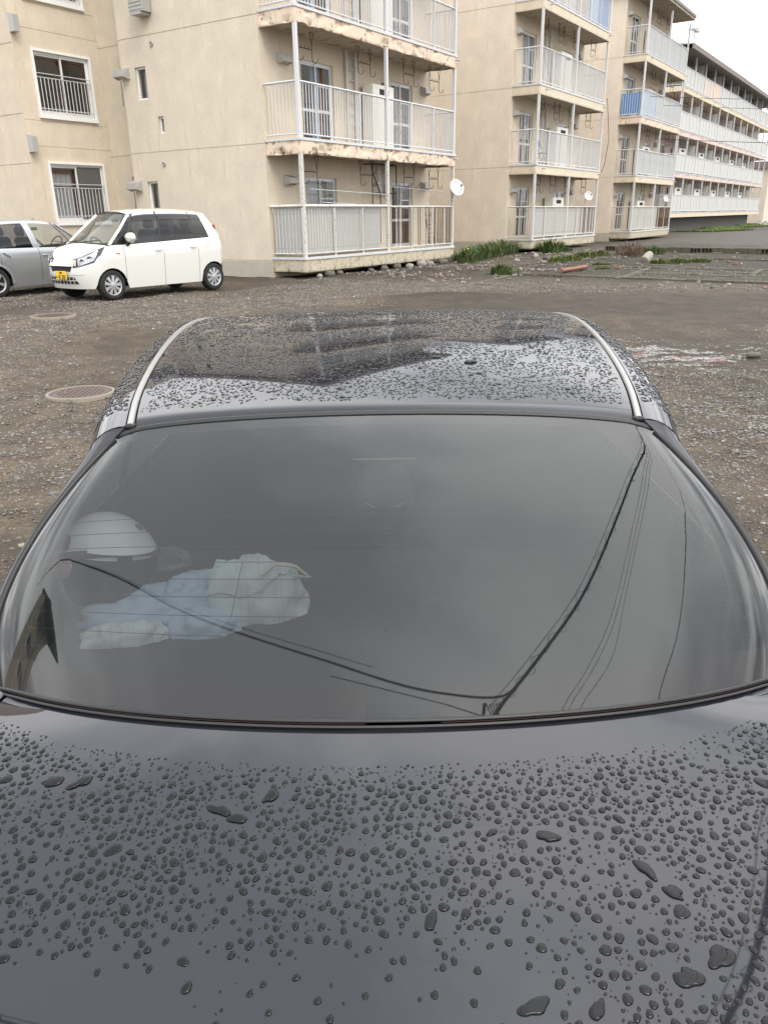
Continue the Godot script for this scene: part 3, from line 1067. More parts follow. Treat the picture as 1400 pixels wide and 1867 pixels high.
# One floor's balcony. o: {x0, x1, d, y (top of slab), h (floor to floor), posts, bars ("each", "joined", "none"), metal, fascia, panels: [[x from, x to, material]], side_panel, thick}
func balcony(parent: Node, o: Dictionary) -> void:
	var x0: float = o.x0
	var x1: float = o.x1
	var d: float = o.d
	var y: float = o.y
	var thick: float = o.get("thick", 0.33)
	var rough: float = o.get("rough", 0.0)
	var metal: Material = M[o.get("metal", "white_steel")]
	var slab := put("balcony", slab_geo(x0, x1, 0.0, d, y - thick, y - 0.004, rough, o.get("seed", 1)), M[o.fascia], parent)
	put("soffit", soffit_geo(x0 + 0.03, x1 - 0.03, 0.0, d - 0.03, y - thick + (0.012 if rough == 0.0 else 0.05)), M.soffit if o.get("upper", true) else M.footing, slab)
	var g := Geo.new()   # metal edge strip
	g.span(Vector3(x0 - 0.02, y - 0.035, d - 0.06), Vector3(x1 + 0.02, y + 0.025, d + 0.02))
	g.span(Vector3(x0 - 0.02, y - 0.033, 0.01), Vector3(x0 + 0.05, y + 0.023, d - 0.06))
	g.span(Vector3(x1 - 0.05, y - 0.033, 0.01), Vector3(x1 + 0.02, y + 0.023, d - 0.06))
	put("edge_strip", g, M.white_steel, slab)
	var H := 1.18
	var zr := d - 0.05
	var xa := x0 + 0.04
	var xb := x1 - 0.04
	g = Geo.new()
	for s in [[Vector3(xa, 0, zr), Vector3(xb, 0, zr)], [Vector3(xa, 0, 0.03), Vector3(xa, 0, zr)], [Vector3(xb, 0, 0.03), Vector3(xb, 0, zr)]]:
		g.rod(s[0] + Vector3(0, y + H, 0), s[1] + Vector3(0, y + H, 0), 0.026, 8)
		g.rod(s[0] + Vector3(0, y + 0.10, 0), s[1] + Vector3(0, y + 0.10, 0), 0.018, 6)
	put("rail", g, metal, slab)
	var nst: int = o.get("stanchions", 6)
	for k in nst + 1:
		g = Geo.new()
		var x := lerpf(xa, xb, float(k) / nst)
		g.span(Vector3(x - 0.02, y, zr - 0.026), Vector3(x + 0.02, y + H - 0.01, zr + 0.026))
		put("stanchion", g, metal, slab)
	var spots := []
	var nb: int = o.get("n_bars", 68)
	for k in range(1, nb):
		spots.append(Vector3(lerpf(xa, xb, float(k) / nb), 0, zr))
	for k in range(1, 9):
		spots.append(Vector3(xa, 0, lerpf(0.03, zr, k / 9.0)))
		spots.append(Vector3(xb, 0, lerpf(0.03, zr, k / 9.0)))
	var skip: Vector2 = o.get("no_bars", Vector2(9, 9))
	if o.bars == "each":
		g = Geo.new()
		g.rod(Vector3(0, 0.10, 0), Vector3(0, H, 0), 0.0125, 6)
		var bm := g.mesh()
		for p in spots:
			if p.x >= skip.x and p.x <= skip.y: continue
			put("bar", bm, M.rust if o.get("rust_from", 99.0) < p.x and absi(hash(p.x * 7.0)) % 3 > 0 else metal, slab, Transform3D(Basis(), p + Vector3(0, y, 0)))
	elif o.bars == "joined":
		g = Geo.new()
		var gr := Geo.new()
		for p in spots:
			if p.x >= skip.x and p.x <= skip.y: continue
			(gr if o.get("rust_from", 99.0) < p.x else g).rod(p + Vector3(0, y + 0.10, 0), p + Vector3(0, y + H, 0), 0.0125, 4)
		put("bars", g, metal, slab).set_meta("kind", "stuff")
		if gr.v.size() > 0:
			put("bars", gr, M.rust, slab).set_meta("kind", "stuff")
	for q in o.get("panels", []):
		g = Geo.new()
		g.span(Vector3(q[0], y + 0.09, zr - 0.05), Vector3(q[1], y + H - 0.03, zr - 0.032))
		put("screen_panel", g, M[q[2]], slab)
	if o.has("side_panel"):
		g = Geo.new()
		g.span(Vector3(xa + 0.03, y + 0.09, 0.06), Vector3(xa + 0.045, y + H - 0.15, zr - 0.07))
		put("screen_panel", g, M[o.side_panel], slab)
	for x in o.get("posts", []):
		g = Geo.new()
		g.span(Vector3(x - 0.045, y, d - 0.085), Vector3(x + 0.045, y + o.h - thick + 0.03, d - 0.01))
		g.span(Vector3(x - 0.075, y, d - 0.11), Vector3(x + 0.075, y + 0.012, d + 0.002))
		put("post", g, M.white_steel if not o.get("old_posts", false) else M.rusty_steel, slab)
	for x in o.get("spouts", []):
		g = Geo.new()
		g.tube([Vector3(x, y - 0.12, d - 0.02), Vector3(x, y - 0.12, d + 0.09), Vector3(x + 0.05, y - 0.135, d + 0.14)], 0.022, 7)
		put("drain_spout", g, M.hood, slab)
	for x in o.get("hangers", []):
		laundry_hanger(slab, Vector3(x, y + o.h - thick + 0.02, d * 0.55))


func core(g: Geo, x0: float, x1: float, z0: float, z1: float, y0: float, y1: float, faces: String) -> void:
	var a := Vector3(x0, y0, z0); var b := Vector3(x1, y0, z0); var c := Vector3(x1, y0, z1); var d := Vector3(x0, y0, z1)
	var u := Vector3(0, y1 - y0, 0)
	if "b" in faces: g.quad(b, a, a + u, b + u)
	if "l" in faces: g.quad(a, d, d + u, a + u)
	if "r" in faces: g.quad(c, b, b + u, c + u)
	if "f" in faces: g.quad(d, c, c + u, d + u)
	if "t" in faces: g.quad(d + u, c + u, b + u, a + u)


const STOREY := 2.65


# A four-storey block; x along the row from its near end, z out of the facade (0), y up.
func block(called: String, label: String, o: Dictionary) -> Node3D:
	var L: float = o.L
	var y0: float = o.y0
	var D: float = o.depth      # how far the near end wall runs back
	var top := y0 + 4 * STOREY
	var b := base(called, label, "building", FR * Transform3D(Basis(), Vector3(o.U, 0, o.N)), "apartment blocks along the yard")
	# end wall
	var g := Geo.new()
	var holes := []
	for q in o.get("end_holes", []):
		holes.append(Rect2(q[0] + D, q[1], q[2], q[3]))
	var grooves := []
	for k in range(1, 4): grooves.append(y0 + k * STOREY - 0.06)
	grooves.append(0.40)
	wall(g, Vector3(0, -0.4, -D), Vector3(0, 0, 1), Vector3.UP, D, top + 0.4, holes.map(func(h): return Rect2(h.position + Vector2(0, 0.4), h.size)), grooves.map(func(y): return y + 0.4))
	put("end_wall", g, M[o.get("end", "render")], b)
	if o.get("plinth", true):
		g = Geo.new()
		g.span(Vector3(-0.012, -0.4, -D), Vector3(0.0, 0.385, 0.012))
		put("plinth", g, M.plinth, b)
	for q in o.get("end_holes", []):
		window(b, frame_of(Vector3(0, q[1], q[0]), Vector3(0, 0, 1), Vector3.UP), q[2], q[3], q[4], q[5], 0.09, "white_frame")
	# facade
	g = Geo.new()
	var fh := []
	for f in 4:
		for q in o.openings:
			fh.append(Rect2(q[0], 0.4 + y0 + f * STOREY + q[1], q[2], q[3]))
	wall(g, Vector3(0.0, -0.4, 0), Vector3(1, 0, 0), Vector3.UP, L, top + 0.4, fh, [], 0.14)
	put("facade", g, M[o.get("face", "render_warm")], b)
	for f in 4:
		for k in o.openings.size():
			var q = o.openings[k]
			var cur: String = q[5]
			if (f + k + int(o.U)) % 4 == 3 and cur != "": cur = "white"
			window(b, frame_of(Vector3(q[0], y0 + f * STOREY + q[1], 0), Vector3.RIGHT, Vector3.UP), q[2], q[3], q[4], cur, 0.09)
		for x in o.get("hoods", []):
			vent_hood(b, Transform3D(Basis(), Vector3(x, y0 + f * STOREY + 1.68, 0.002)))
	# the rest of the shell
	g = Geo.new()
	core(g, 0, L, -o.back, 0, -0.4, top, "r")
	if o.has("wing"):
		core(g, -o.wing.x, L, -o.back, -o.back + 0.2, -0.4, top, "bt")
	else:
		core(g, 0, L, -o.back, 0, -0.4, top, "bl" if D < 1.0 else "b")
	put("shell", g, M[o.get("end", "render")], b)
	# roof slab with its eaves
	g = Geo.new()
	g.span(Vector3(-0.25, top - 0.10, -o.back - 0.3), Vector3(L + 0.10, top + 0.02, 1.25))
	put("roof", g, M.soffit, b)
	g = Geo.new()
	g.span(Vector3(-0.28, top + 0.02, -o.back - 0.33), Vector3(L + 0.13, top + 0.14, 1.29))
	put("roofing", g, M.roofing, b)
	return b


func make_blocks() -> void:
	var doors1 := [[1.50, 0.04, 1.32, 1.86, "door", "grey"], [5.58, 0.04, 1.18, 1.84, "door", "right"], [5.06, 1.42, 0.36, 0.44, "single", ""]]
	var b := block("apartment_block", "nearest cream apartment block with peeling balconies behind the white van", {"U": 15.40, "N": -13.45, "L": 7.80, "y0": 0.47, "depth": 4.75, "back": 14.0,
		"openings": doors1, "hoods": [0.62, 7.2], "wing": Vector2(2.2, 0),
		"end_holes": [[-4.24, 4.30, 0.40, 0.75, "single", "half"], [-4.24, 1.65, 0.40, 0.71, "single", "half"], [-3.56, 3.48, 0.20, 0.40, "single", ""], [-4.24, 6.95, 0.40, 0.75, "single", ""], [-4.24, 9.6, 0.40, 0.75, "single", ""]]})
	var y0 := 0.47
	for f in 4:
		balcony(b, {"x0": 0.03, "x1": 7.55, "d": 1.05, "y": y0 + f * STOREY, "h": STOREY, "fascia": "footing" if f == 0 else "slab_edge", "rough": 0.05 if f == 0 else 0.16, "seed": 40 + f, "upper": f > 0,
			"bars": "each" if f < 3 else "joined", "n_bars": 68, "posts": [0.09, 3.79, 7.50], "old_posts": f == 0, "metal": "rusty_steel" if f == 0 else "white_steel",
			"rust_from": 3.6 if f == 0 else 99.0, "hangers": [0.95, 3.4, 5.6, 7.05], "spouts": [] if f == 0 else [7.45], "thick": 0.33})
	corrugated(b, y0)
	# pale cabinets, escape ladders and pipes on the facade
	for f in 4:
		var y := y0 + f * STOREY
		var g := Geo.new()
		if f != 0:
			for x in [3.33, 3.74]:
				g.span(Vector3(x - 0.03, y + 0.02, 0.04), Vector3(x + 0.03, y + 2.32, 0.09))
			for k in 8:
				g.rod(Vector3(3.33, y + 0.35 + 0.26 * k, 0.065), Vector3(3.74, y + 0.35 + 0.26 * k, 0.065), 0.012, 5)
			put("escape_ladder", g, M.white_steel, b)
		else:
			for s in [[Vector3(4.1, 2.3, 0.3), Vector3(4.1, 0.3, 0.3)], [Vector3(4.1, 2.3, 0.3), Vector3(5.35, 2.3, 0.3)], [Vector3(5.35, 2.3, 0.3), Vector3(5.35, 1.2, 0.3)], [Vector3(4.1, 1.55, 0.3), Vector3(5.35, 1.55, 0.3)], [Vector3(4.1, 2.1, 0.3), Vector3(4.5, 1.55, 0.3)],
					[Vector3(4.5, 1.55, 0.3), Vector3(4.5, 0.2, 0.3)], [Vector3(4.5, 1.2, 0.3), Vector3(5.35, 1.2, 0.3)], [Vector3(4.1, 2.3, 0.02), Vector3(4.1, 2.3, 0.3)], [Vector3(5.35, 2.3, 0.02), Vector3(5.35, 2.3, 0.3)]]:
				g.rod(s[0] + Vector3(0, y, 0), s[1] + Vector3(0, y, 0), 0.017, 6)
			put("iron_rack", g, M.iron, b)
			g = Geo.new()
			for x in [4.72, 5.1]:
				g.tube([Vector3(x, y + 2.3, 0.1), Vector3(x, y + 1.62, 0.1), Vector3(x + 0.05, y + 1.52, 0.12), Vector3(x + 0.25, y + 1.5, 0.12)], 0.035, 8)
				for k in 2: g.span(Vector3(x - 0.12, y + 2.1 - 0.3 * k, 0.04), Vector3(x + 0.08, y + 2.14 - 0.3 * k, 0.15))
			put("flue_pipe", g, M.white_steel, b)
			g = Geo.new()
			for q in [[0.72, 1.58, 4.2, 1.50], [1.2, 1.28, 5.3, 1.14]]:
				g.rod(Vector3(q[0], y + q[1], 0.75), Vector3(q[2], y + q[3], 0.75), 0.013, 6)
			g.rod(Vector3(4.4, y + 1.72, 0.6), Vector3(7.6, y + 1.62, 0.6), 0.013, 6)
			put("laundry_pole", g, M.aluminium, b)
			g = Geo.new()
			for x in [6.95, 7.28]: g.rod(Vector3(x, y + 0.02, 0.5), Vector3(x, y + 1.0, 0.35), 0.012, 5)
			for k in 7: g.rod(Vector3(6.95, y + 0.15 + 0.13 * k, 0.48 - 0.02 * k), Vector3(7.28, y + 0.15 + 0.13 * k, 0.48 - 0.02 * k), 0.008, 5)
			put("wire_rack", g, M.iron, b)
	for f in range(1, 4):
		cabinet("first upper second third".split(" ")[f] if false else ["", "white cabinet with a dark vent on the nearest block's middle balcony", "white cabinet on the nearest block's third balcony", "white cabinet on the nearest block's topmost balcony"][f], FR * Transform3D(Basis(), Vector3(15.40 + 4.0, y0 + f * STOREY + 0.01, -13.45 + 0.08)), Vector3(1.05, 1.60, 0.36))
	for y in [4.82, 2.14]:
		vent_hood(b, frame_of(Vector3(-0.002, y - 0.02, -4.86), Vector3(0, 0, 1), Vector3.UP), 1.15)
	for q in [[-3.5, 5.5], [-3.5, 2.76]]:   # pipe ends in the end wall
		var g := Geo.new()
		g.lathe([Vector2(0.055, -0.03), Vector2(0.055, 0.035), Vector2(0.042, 0.035), Vector2(0.04, -0.02), Vector2(0.001, -0.02)], 14, Transform3D(Basis(Vector3.BACK, PI / 2), Vector3(0, q[1], q[0])))
		put("vent_pipe", g, M.hood, b)
	var mb := Geo.new()
	mb.span(Vector3(-0.30, 6.16, -3.86), Vector3(-0.02, 6.62, -3.38))
	for k in 5: mb.span(Vector3(-0.315, 6.2 + 0.08 * k, -3.84), Vector3(-0.30, 6.235 + 0.08 * k, -3.40))
	mb.span(Vector3(-0.32, 6.10, -3.80), Vector3(0.0, 6.15, -3.45))
	put("wall_heater", mb, M.hood, b)
	# the stepped-back wing at the left, with its two railed windows
	var wing := put("wing", wing_geo(), M.render_warm, b)
	for k in 4:
		var y := 1.39 + 2.63 * k - (0.04 if k > 0 else 0.0)
		railed_window(wing, Vector3(13.72 - 15.40, y, -19.45 + 13.45), 1.64, 1.42, k)
	for q in [[5.72], [3.06], [8.38]]:
		vent_box(wing, Vector3(13.20 - 15.4, q[0], -6.0))
	for k in 4:
		window(wing, frame_of(Vector3(0.35, 1.62 + STOREY * k, -5.25), Vector3(0, 0, 1), Vector3.UP), 0.42, 0.9, "single", "", 0.08, "white_frame")

	# second and third blocks
	var b2 := block("apartment_block", "second cream apartment block with white balconies and a long weed bed at its foot", {"U": 29.30, "N": -13.55, "L": 7.2, "y0": 0.47, "depth": 6.5, "back": 14.0, "end": "render_grey",
		"openings": [[0.85, 0.04, 1.25, 1.88, "door", "both"], [4.75, 0.70, 1.25, 1.12, "slide", "both"]], "hoods": [0.2, 6.3]})
	for f in 4:
		balcony(b2, {"x0": 0.05, "x1": 7.15, "d": 1.10, "y": y0 + f * STOREY, "h": STOREY, "fascia": "footing" if f == 0 else "slab_edge_clean", "rough": 0.06 if f == 0 else 0.03, "seed": 50 + f, "upper": f > 0,
			"bars": "each", "n_bars": 62, "posts": [0.10, 3.6, 7.10], "metal": "rusty_steel" if f == 0 else "white_steel", "hangers": [1.4, 3.0, 4.6, 6.6], "spouts": [] if f == 0 else [0.6, 7.0],
			"panels": [[0.2, 3.5, "corrugated"], [3.7, 7.0, "rusty_steel"]] if f == 0 else ([[4.6, 5.7, "screen_pale_blue"], [5.75, 7.0, "screen_blue"]] if f == 3 else []), "rust_from": 5.2 if f == 0 else 99.0})
		if f > 0:
			var g := Geo.new()
			for x in [2.9, 3.3]: g.span(Vector3(x - 0.03, y0 + f * STOREY, 0.04), Vector3(x + 0.03, y0 + f * STOREY + 2.3, 0.09))
			for k in 8: g.rod(Vector3(2.9, y0 + f * STOREY + 0.3 + 0.26 * k, 0.065), Vector3(3.3, y0 + f * STOREY + 0.3 + 0.26 * k, 0.065), 0.012, 5)
			put("escape_ladder", g, M.white_steel, b2)
		cabinet(["white cabinet behind the second block's ground balcony", "white cabinet on the second block's first upper balcony", "white cabinet on the second block's third balcony", "white cabinet on the second block's topmost balcony"][f], FR * Transform3D(Basis(), Vector3(29.3 + 3.5, y0 + f * STOREY + 0.01, -13.55 + 0.08)), Vector3(1.2, 1.55, 0.4))
	var ch := base("folding_chair", "dark folding chair leaning behind the second block's first upper railing", "chair", FR * Transform3D(Basis(), Vector3(30.6, y0 + STOREY, -12.95)))
	var cg := Geo.new()
	for s in [0.0, 0.42]:
		cg.tube([Vector3(s, 0, 0.25), Vector3(s, 0.45, 0.05), Vector3(s, 0.95, -0.12)], 0.014, 6)
		cg.rod(Vector3(s, 0, -0.2), Vector3(s, 0.48, 0.15), 0.014, 6)
	put("frame", cg, M.iron, ch)
	cg = Geo.new()
	cg.soft_box(Vector3(0.21, 0.46, 0.05), Vector3(0.4, 0.03, 0.36), 0.01)
	put("seat", cg, M.dark, ch)
	cg = Geo.new()
	cg.soft_box(Vector3(0.21, 0.80, -0.06), Vector3(0.4, 0.24, 0.02), 0.008, Basis(Vector3.RIGHT, -0.3))
	put("backrest", cg, M.dark, ch)

	var b3 := block("apartment_block", "third cream apartment block with a blue balcony screen and its roof in view", {"U": 41.80, "N": -13.55, "L": 7.6, "y0": 0.47, "depth": 6.5, "back": 14.0, "end": "render_grey",
		"openings": [[0.95, 0.04, 1.25, 1.88, "door", "both"], [4.6, 0.70, 1.25, 1.12, "slide", "white"]], "hoods": [0.2, 6.6]})
	for f in 4:
		var pn := []
		if f == 0: pn = [[0.15, 2.5, "corrugated"], [2.6, 4.7, "corrugated"]]
		else:
			for k in 6: pn.append([0.15 + 1.23 * k, 0.15 + 1.23 * k + 1.2, "screen" if f != 2 or k > 1 else "screen_pale_blue"])
		var d := {"x0": 0.05, "x1": 7.55, "d": 1.12, "y": y0 + f * STOREY, "h": STOREY, "fascia": "footing" if f == 0 else ("slab_edge" if f == 2 else "slab_edge_clean"), "rough": 0.05 if f in [0, 2] else 0.02, "seed": 60 + f, "upper": f > 0,
			"bars": "joined", "n_bars": 64, "posts": [0.10, 3.8, 7.50], "metal": "rusty_steel" if f == 0 else "white_steel", "hangers": [1.4, 3.2, 4.9, 6.9], "spouts": [] if f == 0 else [0.7, 7.3], "panels": pn, "rust_from": 4.8 if f == 0 else 99.0}
		if f == 2: d.side_panel = "screen_blue"
		balcony(b3, d)
		cabinet(["white cabinet behind the third block's ground balcony", "white cabinet on the third block's first upper balcony", "white cabinet on the third block's balcony above the blue screen", "white cabinet on the third block's topmost balcony"][f], FR * Transform3D(Basis(), Vector3(41.8 + 3.0, y0 + f * STOREY + 0.01, -13.55 + 0.08)), Vector3(1.3, 1.5, 0.4))

	# links between the blocks, set back out of sight of the yard
	for q in [[23.2, 29.3, "set-back cream wall linking the nearest and second blocks"], [36.5, 41.8, "set-back cream wall linking the second and third blocks"]]:
		var g := Geo.new()
		wall(g, Vector3(0.004, -0.4, 0), Vector3.RIGHT, Vector3.UP, q[1] - q[0] - 0.008, 11.3, [], [3.46, 6.1, 8.75])
		core(g, 0.004, q[1] - q[0] - 0.004, -7.0, 0.0, -0.4, 10.9, "t")
		tag(put("link_wall", g, M.render_grey, self, FR * Transform3D(Basis(), Vector3(q[0], 0, -20.05))), q[2], "wall")

	# the block left of the camera, seen only mirrored in the car's rear window
	var b0 := block("apartment_block", "narrow cream end of a block mirrored at the lower left of the rear window", {"U": -7.4, "N": -16.2, "L": 1.9, "y0": 0.47, "depth": 2.6, "back": 2.6,
		"openings": [[0.5, 0.6, 1.0, 1.25, "slide", "half"]], "hoods": []})
	for f in range(1, 4):
		var g := Geo.new()
		g.span(Vector3(-0.02, y0 + f * STOREY - 0.09, 0.0), Vector3(1.92, y0 + f * STOREY, 0.05))
		put("string_course", g, M.slab_edge_clean, b0)
	var pipe := Geo.new()
	pipe.rod(Vector3(0.35, 0, 0.09), Vector3(0.35, 10.9, 0.09), 0.05, 8)
	put("downpipe", pipe, M.hood, b0)

	dish(row(22.92, -12.42, 1.63), "white satellite dish on the corner post of the nearest block", 0.25, 0.55)
	dish(row(35.2, -12.55, 1.52), "white satellite dish on the second block's ground balcony", 0.19, 0.3)
	dish(row(48.2, -12.6, 1.52), "white satellite dish on the third block's ground balcony", 0.18, 0.3)


func wing_geo() -> Geo:
	var g := Geo.new()
	var holes := []
	for k in 4:
		holes.append(Rect2(0.52, 0.4 + 1.39 + 2.63 * k - (0.04 if k > 0 else 0.0), 1.64, 1.42))
	wall(g, Vector3(13.20 - 15.40, -0.4, -6.0), Vector3.RIGHT, Vector3.UP, 2.55, 11.47, holes, [3.62, 4.22, 6.28, 6.86, 8.9], 0.12, 0.005)
	var strip := []
	for k in 4: strip.append(Rect2(0.75, 2.02 + STOREY * k, 0.42, 0.9))
	wall(g, Vector3(0.35, -0.4, -6.0), Vector3(0, 0, 1), Vector3.UP, 1.25, 11.47, strip, [3.46, 6.11, 8.76])
	wall(g, Vector3(-2.20, -0.4, -14.0), Vector3(0, 0, 1), Vector3.UP, 8.0, 11.47, [], [3.2, 4.35, 5.9, 6.95, 8.6])
	return g


func railed_window(parent: Node, at: Vector3, w: float, h: float, k: int) -> void:
	var T := Transform3D(Basis(), at)
	var o := window(parent, T, w, h, "slide", "half" if k == 0 else "", 0.06, "white_frame")
	var g := Geo.new()
	g.span(Vector3(-0.06, -0.10, -0.02), Vector3(w + 0.06, -0.003, 0.07))
	g.span(Vector3(-0.06, h + 0.003, -0.02), Vector3(w + 0.06, h + 0.06, 0.05))
	g.span(Vector3(-0.06, 0, -0.02), Vector3(-0.004, h, 0.05))
	g.span(Vector3(w + 0.004, 0, -0.02), Vector3(w + 0.06, h, 0.05))
	put("surround", g, M.white_frame, o)
	g = Geo.new()   # inner timber sashes
	for q in [[0.06, w / 2], [w / 2, w - 0.06]]:
		g.span(Vector3(q[0], h - 0.22, -0.21), Vector3(q[1], h - 0.12, -0.18))
		g.span(Vector3(q[0], 0.05, -0.21), Vector3(q[0] + 0.05, h - 0.12, -0.18))
		g.span(Vector3(q[1] - 0.05, 0.05, -0.21), Vector3(q[1], h - 0.12, -0.18))
		g.span(Vector3(q[0], h * 0.6, -0.205), Vector3(q[1], h * 0.6 + 0.04, -0.185))
	put("timber_sash", g, M.wood_frame, o)
	g = Geo.new()
	for y in [0.13, 0.84, 0.93]: g.rod(Vector3(0.02, y, 0.035), Vector3(w - 0.02, y, 0.035), 0.013, 6)
	put("guard_rail", g, M.aluminium, o)
	g = Geo.new()
	g.rod(Vector3(0, 0.06, 0.035), Vector3(0, 0.84, 0.035), 0.011, 6)
	var bm := g.mesh()
	for i in range(1, 15):
		put("guard_bar", bm, M.aluminium, o, Transform3D(Basis(), Vector3(w * i / 15.0, 0, 0)))
	if k == 0:   # insect screen over the right half
		g = Geo.new()
		g.span(Vector3(w * 0.52, 0.05, -0.022), Vector3(w - 0.05, h - 0.05, -0.018))
		put("insect_screen", g, M.pane_smoke if false else M.dim, o)


func vent_box(parent: Node, at: Vector3) -> void:   # a sheet-metal box with a sloping lid
	var g := Geo.new()
	g.quad(at + Vector3(0, 0.42, 0), at + Vector3(0, 0.36, 0.20), at + Vector3(0.15, 0.36, 0.20), at + Vector3(0.15, 0.42, 0))
	g.quad(at + Vector3(0, 0, 0.20), at + Vector3(0.15, 0, 0.20), at + Vector3(0.15, 0.36, 0.20), at + Vector3(0, 0.36, 0.20))
	g.quad(at, at + Vector3(0, 0, 0.20), at + Vector3(0, 0.36, 0.20), at + Vector3(0, 0.42, 0))
	g.quad(at + Vector3(0.15, 0, 0.20), at + Vector3(0.15, 0, 0), at + Vector3(0.15, 0.42, 0), at + Vector3(0.15, 0.36, 0.20))
	g.quad(at, at + Vector3(0.15, 0, 0), at + Vector3(0.15, 0, 0.20), at + Vector3(0, 0, 0.20))
	put("vent_box", g, M.hood, parent)


func corrugated(b: Node, y0: float) -> void:   # sheets of corrugated cladding wired to the ground-floor railing
	for q in [[Vector3(0.115, 0, 0.05), Vector3(0.115, 0, 0.90)], [Vector3(0.13, 0, 0.925), Vector3(1.25, 0, 0.925)], [Vector3(1.26, 0, 0.927), Vector3(2.4, 0, 0.927)], [Vector3(2.41, 0, 0.925), Vector3(3.5, 0, 0.925)]]:
		var a: Vector3 = q[0]
		var z: Vector3 = q[1]
		var len := (z - a).length()
		var out := Vector3(0, 0, 1) if absf(z.x - a.x) > 0.2 else Vector3(-1, 0, 0)
		var n := int(len / 0.105) * 6
		var rows := []
		for j in 2:
			var line := PackedVector3Array()
			for i in n + 1:
				var f := float(i) / n
				var s := sin(f * n / 6.0 * TAU)
				line.append(a.lerp(z, f) + out * (0.030 * signf(s) * pow(absf(s), 0.6)) + Vector3(0, y0 + (0.07 if j == 0 else 1.15), 0))
			rows.append(line)
		var g := Geo.new()
		g.grid(rows)
		put("corrugated_sheet", g, M.corrugated, b)
	var g2 := Geo.new()
	g2.tube([Vector3(0.05, y0 + 1.19, 0.03), Vector3(0.05, y0 + 1.19, 1.0), Vector3(3.9, y0 + 1.19, 1.0)], 0.042, 8)
	put("cap_rail", g2, M.rusty_steel, b)
	g2 = Geo.new()
	g2.span(Vector3(0.03, y0 + 0.05, 1.0), Vector3(3.7, y0 + 0.075, 1.012))
	put("sheet_clip", g2, M.rust, b)


func cabinet(label: String, at: Transform3D, size: Vector3) -> void:
	var o := base("cabinet", label, "cabinet", at, "white cabinets on the balconies")
	var g := Geo.new()
	g.soft_box(Vector3(size.x / 2, size.y / 2, size.z / 2), size, 0.02)
	put("case", g, M.cabinet, o)
	g = Geo.new()
	g.span(Vector3(size.x * 0.30, size.y - 0.24, size.z), Vector3(size.x * 0.74, size.y - 0.10, size.z + 0.004))
	for k in 6: g.span(Vector3(size.x * (0.31 + 0.07 * k), size.y - 0.235, size.z + 0.004), Vector3(size.x * (0.31 + 0.07 * k) + 0.02, size.y - 0.105, size.z + 0.012))
	put("louvre", g, M.iron, o)


func dish(at: Vector3, label: String, R: float, aim: float) -> void:
	var o := base("satellite_dish", label, "satellite dish", Transform3D(Basis(), at), "satellite dishes on the balconies")
	var g := Geo.new()
	g.rod(Vector3(0, 0, 0), Vector3(0, 0.55, 0), 0.022, 8)
	g.rod(Vector3(0, 0.5, 0), Vector3(0.06, 0.55, 0.10), 0.018, 6)
	put("mast", g, M.aluminium, o)
	var T := Transform3D(Basis(Vector3.UP, aim) * Basis(Vector3.RIGHT, PI / 2 - 0.35), Vector3(0.07, 0.56, 0.12))
	g = Geo.new()
	g.lathe([Vector2(0.001, -0.05), Vector2(R * 0.5, -0.03), Vector2(R, 0.035), Vector2(R + 0.006, 0.045), Vector2(R - 0.01, 0.045), Vector2(R * 0.5, -0.015), Vector2(0.001, -0.03)], 28, T)
	put("reflector", g, M.dish, o)
	g = Geo.new()
	g.tube([T * Vector3(0, 0.02, R * 0.95), T * Vector3(0, 0.20, R * 0.6), T * Vector3(0, 0.28, R * 0.15)], 0.010, 6)
	g.lathe([Vector2(0.001, 0), Vector2(0.032, 0), Vector2(0.032, 0.08), Vector2(0.001, 0.08)], 10, T * Transform3D(Basis(), Vector3(0, 0.24, R * 0.12)))
	put("feed_arm", g, M.hood, o)


